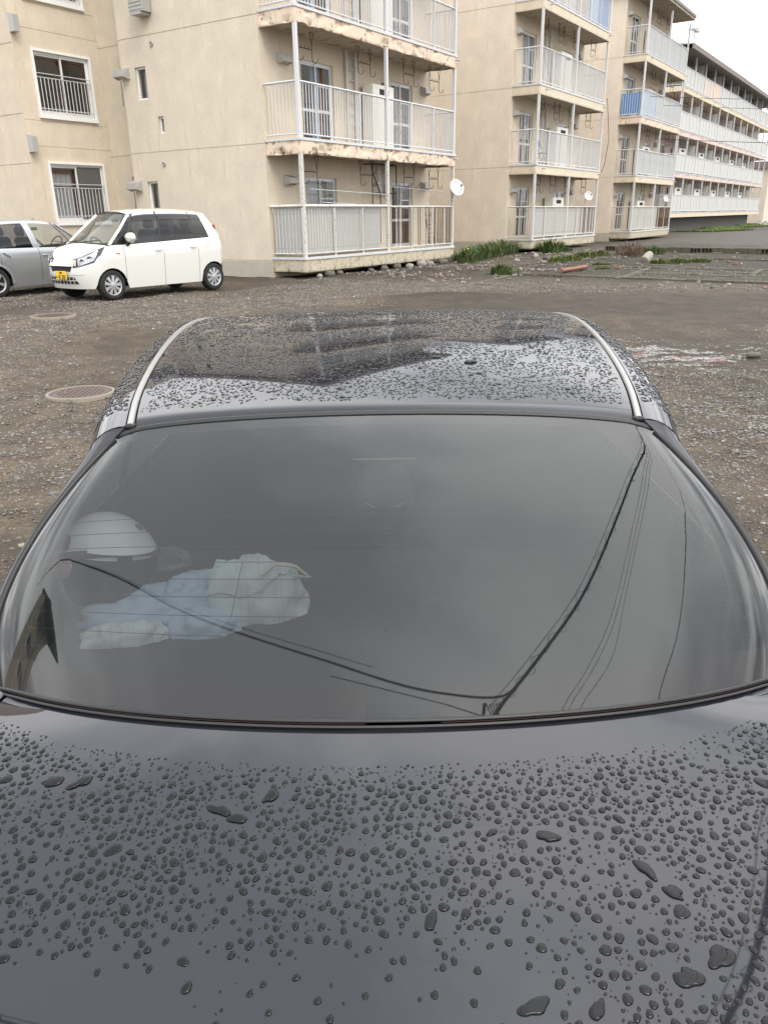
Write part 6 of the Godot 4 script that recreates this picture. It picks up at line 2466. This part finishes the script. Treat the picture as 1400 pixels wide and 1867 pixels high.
	for s in [-1, 1]:
		g = Geo.new()
		g.soft_box(at_k(s * 0.36, 2.55, 0.86), Vector3(0.50, 0.62, 0.13), 0.05, Basis(Vector3.RIGHT, -0.3))
		g.soft_box(at_k(s * 0.36, 2.47, 0.50), Vector3(0.27, 0.18, 0.10), 0.04, Basis(Vector3.RIGHT, -0.2))
		g.soft_box(at_k(s * 0.36, 2.85, 1.15), Vector3(0.50, 0.16, 0.5), 0.05)
		put("front_seat", g, M.seat, car)
	g = Geo.new()
	g.soft_box(at_k(0, 2.65, 1.13), Vector3(0.22, 0.28, 1.05), 0.03)
	var con := put("console", g, M.seat, car)
	g = Geo.new()
	for s in [-1, 1]: g.tube([at_k(s * 0.092, 2.14, 0.985), at_k(s * 0.083, 2.35, 0.978), at_k(s * 0.073, 2.52, 0.965)], 0.007, 6)
	g.tube([at_k(-0.068, 2.56, 0.955), at_k(-0.03, 2.52, 0.960), at_k(0.03, 2.52, 0.960), at_k(0.068, 2.56, 0.955)], 0.006, 6)
	put("bright_trim", g, M.gloss_trim, con)
	g = Geo.new()
	g.soft_box(at_k(0, 3.5, 0.84), Vector3(1.36, 0.26, 0.45), 0.06)
	put("dashboard", g, M.seat, car)
	g = Geo.new()
	g.span(at_k(-0.80, 3.5, 1.40), at_k(0.80, 1.0, 1.36))
	for s in [-1, 1]: g.span(at_k(s * 0.805, 3.5, 1.38), at_k(s * 0.79, 1.2, 0.79))
	put("cabin_lining", g, M.dark, car)
	g = Geo.new()
	rows = []
	for j in 13:
		var line := PackedVector3Array()
		for i in 13:
			var D := lerpf(1.62, 2.9, j / 12.0)
			var x := lerpf(-1, 1, i / 12.0) * (strip_x(D) + 0.06)
			line.append(at_k(x, D, roof_k(clampf(x, -strip_x(D), strip_x(D)), D) + 0.03 + 0.03 * pow(absf(x) / 0.66, 8)))
		rows.append(line)
	g.grid(rows, true)
	put("headlining", g, M.seat, car)
	make_cabin_things()
	make_drops(lid, roof)


func make_cabin_things() -> void:
	var T := Transform3D(Basis(), ORIGIN)
	# helmet lying on the parcel shelf
	var hp := T * at_k(-0.580, 1.455, 0.665)
	var H := base("helmet", "white motorcycle helmet on the parcel shelf behind the rear window", "helmet", Transform3D(Basis(Vector3.UP, 0.62) * Basis(Vector3.BACK, -0.22) * Basis(Vector3.RIGHT, -0.12), hp))
	var rows := []
	var g := Geo.new()
	var pt := func(a: float, b: float, k: float) -> Vector3: return Vector3(cos(a) * cos(b) * 0.102, sin(a) * 0.108, cos(a) * sin(b) * 0.118) * k
	var NA := 20
	var NB := 40
	for i in NB:
		var b0 := -TAU * i / NB
		var b1 := -TAU * (i + 1) / NB
		var bm := wrapf((b0 + b1) / 2 - PI / 2, -PI, PI)
		for j in NA:
			var a0 := lerpf(-1.0, PI / 2, float(j) / NA)
			var a1 := lerpf(-1.0, PI / 2, float(j + 1) / NA)
			if absf(bm) < 1.25 and a1 < 0.42 - 0.12 * bm * bm and a0 > -0.75: continue
			var q := [pt.call(a0, b0, 1.0), pt.call(a0, b1, 1.0), pt.call(a1, b1, 1.0), pt.call(a1, b0, 1.0)]
			var nn := []
			for p in q: nn.append(Vector3(p.x / 0.0104, p.y / 0.0117, p.z / 0.0139).normalized())
			g.p3(q[0], q[1], q[2], nn[0], nn[1], nn[2])
			g.p3(q[0], q[2], q[3], nn[0], nn[2], nn[3])
	put("shell", g, M.helmet_white, H)
	g = Geo.new()
	var rim := []
	for i in 25:
		var bb := lerpf(-1.3, 1.3, i / 24.0)
		rim.append(pt.call(0.44 - 0.12 * bb * bb, bb + PI / 2, 1.01))
	g.tube(rim, 0.009, 6)
	put("rim_rubber", g, M.helmet_mark, H)
	g = Geo.new()
	rows = []
	for j in 9:
		var line := PackedVector3Array()
		for i in 25: line.append(pt.call(lerpf(-1.2, PI / 2, j / 8.0), -TAU * i / 24.0, 0.90))
		rows.append(line)
	g.grid(rows)
	put("lining", g, M.seat, H)
	g = Geo.new()
	rows = []
	for j in 5:
		var line := PackedVector3Array()
		for i in 9:
			var b := lerpf(2.35, 0.5, i / 8.0)
			var a := lerpf(0.42, 0.72, j / 4.0)
			line.append(Vector3(cos(a) * cos(b) * 0.104, sin(a) * 0.110, cos(a) * sin(b) * (0.121 + 0.02 * (1.0 - j / 4.0))))
		rows.append(line)
	g.grid(rows)
	put("peak", g, M.helmet_white, H)
	for q in [[3.0, 0.42, 0.026, "helmet_mark"], [2.85, 0.10, 0.030, "helmet_pink"], [0.75, 0.90, 0.009, "helmet_mark"]]:
		var n := Vector3(cos(q[1]) * cos(q[0]), sin(q[1]), cos(q[1]) * sin(q[0]))
		g = Geo.new()
		var z := n
		var x := Vector3.UP.cross(z).normalized()
		g.lathe([Vector2(q[2], -0.004), Vector2(q[2], 0.0015), Vector2(0.001, 0.002)], 10, Transform3D(Basis(x, z, x.cross(z)), Vector3(n.x * 0.102, n.y * 0.108, n.z * 0.118)))
		put("mark", g, M[q[3]], H)
	# crumpled pale cloths, and a stuffed white bag
	for q in [["cloth", "crumpled pale blue cloth beside the helmet on the parcel shelf", "cloth", -0.47, 1.40, 0.160, 0.070, 0.045, "cloth_blue", 21], ["cloth", "folded white cloth between the helmet and the stuffed bag", "cloth", -0.385, 1.43, 0.09, 0.07, 0.055, "cloth_blue", 22],
			["cloth", "thin strip of pale cloth lying along the shelf's rear edge below the helmet", "cloth", -0.50, 1.30, 0.10, 0.028, 0.030, "cloth_white", 24], ["cloth", "small pale blue rag under the neck of the white bag", "cloth", -0.36, 1.335, 0.075, 0.04, 0.035, "cloth_blue", 25],
			["bag", "stuffed white cloth bag on the parcel shelf behind the rear window", "bag", -0.275, 1.415, 0.118, 0.068, 0.078, "cloth_white", 23]]:
		var f := FastNoiseLite.new()
		f.seed = q[9]
		f.frequency = 9.0
		f.fractal_octaves = 3
		var c := T * at_k(q[3], q[4], 0.762)
		rows = []
		for j in 15:
			var a := lerpf(0.0, PI / 2, j / 14.0)
			var line := PackedVector3Array()
			for i in 41:
				var b := -TAU * i / 40.0
				var pw := 0.75
				var w := Vector3(cos(a) * cos(b), sin(a), cos(a) * sin(b))
				var p := Vector3(signf(w.x) * pow(absf(w.x), pw) * q[5], pow(w.y, 0.8) * q[7] * 1.5, signf(w.z) * pow(absf(w.z), pw) * q[6])
				var ridge := 1.0 - absf(f.get_noise_3d(p.x + c.x, p.y * 1.2, p.z + c.z)) * 2.2
				p *= (0.80 + 0.20 * ridge) if q[0] == "cloth" else (0.85 + 0.15 * ridge)
				line.append(p)
			rows.append(line)
		g = Geo.new()
		g.grid(rows)
		var o := put(q[0], g, M[q[8]], self, Transform3D(Basis(Vector3.UP, 0.15), c))
		tag(o, q[1], q[2])
		if q[0] == "bag":
			g = Geo.new()   # the turned-over mouth of the bag
			var rows2 := []
			for j in 6:
				var line := PackedVector3Array()
				for i in 41:
					var b := -TAU * i / 40.0
					var src: Vector3 = rows[clampi(int(lerpf(7.0 + 2.0 * sin(b * 2.0 + 0.6), 14.0, j / 5.0)), 0, 14)][i]
					line.append(src * 1.05 + Vector3(0, 0.004 + 0.006 * sin(b * 7.0) * (1.0 - j / 5.0), 0))
				rows2.append(line)
			g.grid(rows2)
			put("flap", g, M.cloth_white, o)
			g = Geo.new()
			g.tube([Vector3(0.02, 0.112, 0.062), Vector3(0.05, 0.125, 0.045), Vector3(0.09, 0.115, 0.04), Vector3(0.118, 0.088, 0.04), Vector3(0.085, 0.103, 0.058)], 0.0035, 6)
			put("draw_tape", g, M.cloth_yellow, o)


const PUDDLES := [[0.350, 0.601, 0.0145, 0.5, 1.1, 1], [0.309, 0.581, 0.0135, -0.4, 1.25, 2], [0.142, 0.553, 0.0125, 0.3, 1.3, 3], [0.207, 0.552, 0.0095, 1.2, 1.25, 4], [-0.222, 0.792, 0.011, -0.5, 1.55, 5], [-0.198, 0.778, 0.010, -0.3, 1.5, 6],
	[-0.158, 0.812, 0.011, 1.0, 1.5, 7], [0.192, 0.745, 0.011, 0.0, 1.25, 8], [0.300, 0.700, 0.011, -0.8, 1.5, 9], [0.325, 0.672, 0.010, -0.7, 1.4, 10], [0.042, 0.640, 0.0095, 1.4, 1.3, 11], [-0.42, 0.845, 0.012, 0.5, 1.35, 12], [-0.46, 0.850, 0.012, 0.2, 1.4, 13]]


func puddle_mesh(seed_: int) -> ArrayMesh:   # several beads run together
	var r := RandomNumberGenerator.new()
	r.seed = 900 + seed_
	var n := 30
	var w := PackedFloat32Array()
	var c1 := r.randf() * TAU
	var c2 := r.randf() * TAU
	var dent := r.randf() * TAU
	for i in n + 1:
		var b := TAU * (i % n) / n
		var d := absf(wrapf(b - dent, -PI, PI))
		w.append(1.0 + 0.16 * cos(2 * b + c1) + 0.10 * cos(3 * b + c2) + 0.05 * cos(5 * b + c1 * 2.0) - 0.42 * exp(-d * d * 3.5))
	var rows := []
	for q in [[0.97, -0.08], [1.0, 0.0], [0.985, 0.18], [0.93, 0.36], [0.83, 0.48], [0.66, 0.55], [0.40, 0.57], [0.02, 0.57]]:
		var line := PackedVector3Array()
		for i in n + 1:
			var b := -TAU * i / n
			line.append(Vector3(cos(b) * q[0] * w[i], q[1], sin(b) * q[0] * w[i]))
		rows.append(line)
	var g := Geo.new()
	g.grid(rows)
	for i in n:
		g.tri(Vector3(0, -0.08, 0), rows[0][i + 1], rows[0][i])
	return g.mesh()


func drop_mesh(seed_: int) -> ArrayMesh:   # a bead of water, unit radius, standing on y = 0
	var r := RandomNumberGenerator.new()
	r.seed = seed_
	var a1 := r.randf_range(0.03, 0.20)
	var a2 := r.randf_range(0.0, 0.075)
	var a3 := r.randf_range(0.0, 0.03)
	var p1 := r.randf() * TAU
	var p2 := r.randf() * TAU
	var p3 := r.randf() * TAU
	var n := 18
	var rows := []
	for q in [[0.97, -0.08], [1.0, 0.0], [0.985, 0.14], [0.91, 0.29], [0.76, 0.42], [0.54, 0.51], [0.28, 0.555], [0.02, 0.57]]:
		var line := PackedVector3Array()
		for i in n + 1:
			var b := -TAU * i / n
			var w: float = 1.0 + (a1 * cos(2 * b + p1) + a2 * cos(3 * b + p2) + a3 * cos(5 * b + p3)) * (0.35 + 0.65 * q[0])
			line.append(Vector3(cos(b) * q[0] * w, q[1], sin(b) * q[0] * w))
		rows.append(line)
	var g := Geo.new()
	g.grid(rows)
	for i in n:
		g.tri(Vector3(0, -0.06, 0), rows[0][i + 1], rows[0][i])
	return g.mesh()


func stand(p: Vector3, normal: Vector3, yaw: float, s: float, stretch: float, tall: float) -> Transform3D:
	var x := normal.cross(Vector3.BACK).normalized()
	var z := x.cross(normal).normalized()
	var b := Basis(x, normal, z) * Basis(Vector3.UP, yaw)
	return Transform3D(b * Basis.from_scale(Vector3(s * stretch, s * tall, s / stretch)), p)


func make_drops(lid: Node3D, roof: Node3D) -> void:
	var r := RandomNumberGenerator.new()
	r.seed = 2024
	var shapes := []
	for k in 14: shapes.append(drop_mesh(700 + k))
	var f := FastNoiseLite.new()
	f.seed = 8
	f.frequency = 5.5
	f.fractal_octaves = 2
	# boot lid: random packing, large beads first
	var cells := {}
	var got := []
	var plan := []
	for k in 10: plan.append(r.randf_range(0.0085, 0.0115))
	for k in 300: plan.append(r.randf_range(0.0047, 0.0066))
	for k in 2100: plan.append(r.randf_range(0.0030, 0.0047))
	for k in 2600: plan.append(r.randf_range(0.0008, 0.0024))
	for q in PUDDLES:
		for i in range(-1, 2):
			var cc := Vector2i(int(floor((q[0] + i * 0.012) / 0.02)), int(floor(q[1] / 0.02)))
			if not cells.has(cc): cells[cc] = []
			cells[cc].append(Vector3(q[0] + i * 0.010, q[1], q[2] * 0.9))
	for s in plan:
		for tr in 9:
			var x := r.randf_range(-0.61, 0.61)
			var D := r.randf_range(0.462, 0.99)
			var gap := foot_D(x) - D
			if gap < 0.078: continue
			var dens := step01(0.085, 0.125, gap) if s > 0.003 else 1.0
			if s > 0.0047: dens *= step01(0.10, 0.145, gap)
			var sparse := step01(0.665, 0.60, D + 0.03 * f.get_noise_2d(x * 2.0, D * 2.0)) * (1.0 - 0.85 * step01(0.14, 0.27, x - 0.3 * (0.55 - D)))
			dens *= 1.0 - (0.955 if s < 0.0085 else 0.5) * sparse
			dens *= 0.35 + 0.65 * step01(-0.42, -0.15, f.get_noise_2d(x, D))
			if s > 0.0095 and D > 0.60 and r.randf() < 0.75: continue
			if r.randf() > dens: continue
			var c := Vector2i(int(floor(x / 0.02)), int(floor(D / 0.02)))
			var free := true
			for i in range(-2, 3):
				for j in range(-2, 3):
					for e in cells.get(c + Vector2i(i, j), []):
						if Vector2(x - e.x, D - e.y).length() < (s + e.z) * 1.17: free = false
				if not free: break
			if not free: continue
			if not cells.has(c): cells[c] = []
			cells[c].append(Vector3(x, D, s))
			got.append([s, x, D])
			break
	for q in PUDDLES:
		var big := puddle_mesh(q[5])
		var nrm := Vector3((deck_k(q[0] + 0.002, q[1]) - deck_k(q[0] - 0.002, q[1])) / 0.004, 1, -(deck_k(q[0], q[1] + 0.002) - deck_k(q[0], q[1] - 0.002)) / 0.004).normalized()
		put("water_drop", big, M.water, lid, stand(at_k(q[0], q[1], deck_k(q[0], q[1])), nrm, q[3], q[2], q[4], 0.0036 / q[2] / 0.57 * 0.9))
	var many := {}
	for k in got.size():
		var s: float = got[k][0]
		var x: float = got[k][1]
		var D: float = got[k][2]
		var e := 0.002
		var n := Vector3((deck_k(x + e, D) - deck_k(x - e, D)) / (2 * e), 1, -(deck_k(x, D + e) - deck_k(x, D - e)) / (2 * e)).normalized()
		var T := stand(at_k(x, D, deck_k(x, D)), n, r.randfn(0.0, 0.5) - 0.5 * signf(x) * minf(1.0, absf(x) * 3.0), s, 1.0 + 0.35 * r.randf() * r.randf() + (0.25 if s > 0.0085 and r.randf() < 0.4 else 0.0), r.randf_range(0.62, 0.90) * clampf(0.0054 / s, 0.42, 1.1))
		var kind := r.randi() % 14
		if k < 285 and s > 0.0045:
			put("water_drop", shapes[kind], M.water, lid, T)
		else:
			if not many.has(kind % 5): many[kind % 5] = []
			many[kind % 5].append(T)
	for kind in many:
		scatter("water_drops", shapes[kind], M.water, many[kind], [], lid)
	# roof and rails: fine beads, close together
	var sets := [[], [], [], []]
	var step := 0.0080
	var D := 1.62
	while D < 2.94:
		var half := strip_x(D) - 0.008
		var n := int(half * 2 / step)
		for i in n:
			var x := -half + (i + r.randf()) * step
			var d := D + r.randf_range(-0.007, 0.007)
			if d - head_D(x) < 0.065 + 0.02 * f.get_noise_2d(x * 3.0, 0.0): continue
			if f.get_noise_2d(x * 1.5 + 9.0, d * 1.5) < -0.48 or r.randf() < 0.16: continue
			var e := 0.004
			var nn := Vector3((roof_k(x + e, d) - roof_k(x - e, d)) / (2 * e), 1, -(roof_k(x, d + e) - roof_k(x, d - e)) / (2 * e)).normalized()
			var s := 0.0014 + 0.0022 * r.randf() + (0.004 * r.randf() if r.randf() < 0.04 else 0.0)
			sets[r.randi() % 4].append(stand(at_k(x, d, roof_k(x, d)), nn, r.randf() * TAU, s, 1.0 + 0.3 * r.randf() * r.randf(), r.randf_range(0.45, 0.7)))
		D += step
	for k in 4: scatter("water_drops", shapes[k * 3], M.water, sets[k], [], roof)
	# two fat beads near the middle of the roof
	for q in [[0.13, 1.90, 0.010], [0.21, 1.86, 0.014]]:
		var nn := Vector3(0.0, 1, 0.05).normalized()
		put("water_drop", shapes[2], M.water, roof, stand(at_k(q[0], q[1], roof_k(q[0], q[1])), nn, 0.2, q[2], 1.35, 0.7))
	var rails := [[], []]
	for s in [-1, 1]:
		for k in 2400:
			var d := r.randf_range(1.64, 2.92)
			var w := r.randf_range(0.04, 0.95)
			var p := rail_point(s, d, w)
			var a := rail_point(s, d, minf(1.0, w + 0.02)) - rail_point(s, d, w - 0.02)
			var b := rail_point(s, d + 0.01, w) - rail_point(s, d - 0.01, w)
			var nn := a.cross(b).normalized()
			if nn.y < 0: nn = -nn
			rails[k % 2].append(stand(p, nn, r.randf() * TAU, 0.0016 + 0.0026 * r.randf(), 1.0 + 0.3 * r.randf(), r.randf_range(0.6, 0.9)))
	for k in 2: scatter("water_drops", shapes[4 + k], M.water, rails[k], [], car)
	var flank := []
	for s in [-1, 1]:
		for k in 1500:
			var d := r.randf_range(1.2, 2.6)
			var ie := inner_edge(d)
			var W := body_W(d)
			var a := r.randf_range(0.1, 0.95) * PI / 2
			var nn := Vector3(s * (0.92 - ie.y) * sin(a), (W - ie.x) * cos(a), 0).normalized()
			flank.append(stand(at_k(s * (ie.x + (W - ie.x) * sin(a)), d, ie.y + (0.92 - ie.y) * (1.0 - cos(a))), nn, r.randf() * TAU, 0.0018 + 0.003 * r.randf(), 1.1, 1.1))
	scatter("water_drops", shapes[7], M.water, flank, [], car)


func _ready() -> void:
	rng.seed = 1
	camera_and_light()
	make_materials()
	make_ground()
	make_blocks()
	make_far_building()
	make_wires()
	make_saloon()
	make_van()
	make_wagon()
	make_yard_things()
	make_weeds()
	make_gravel()
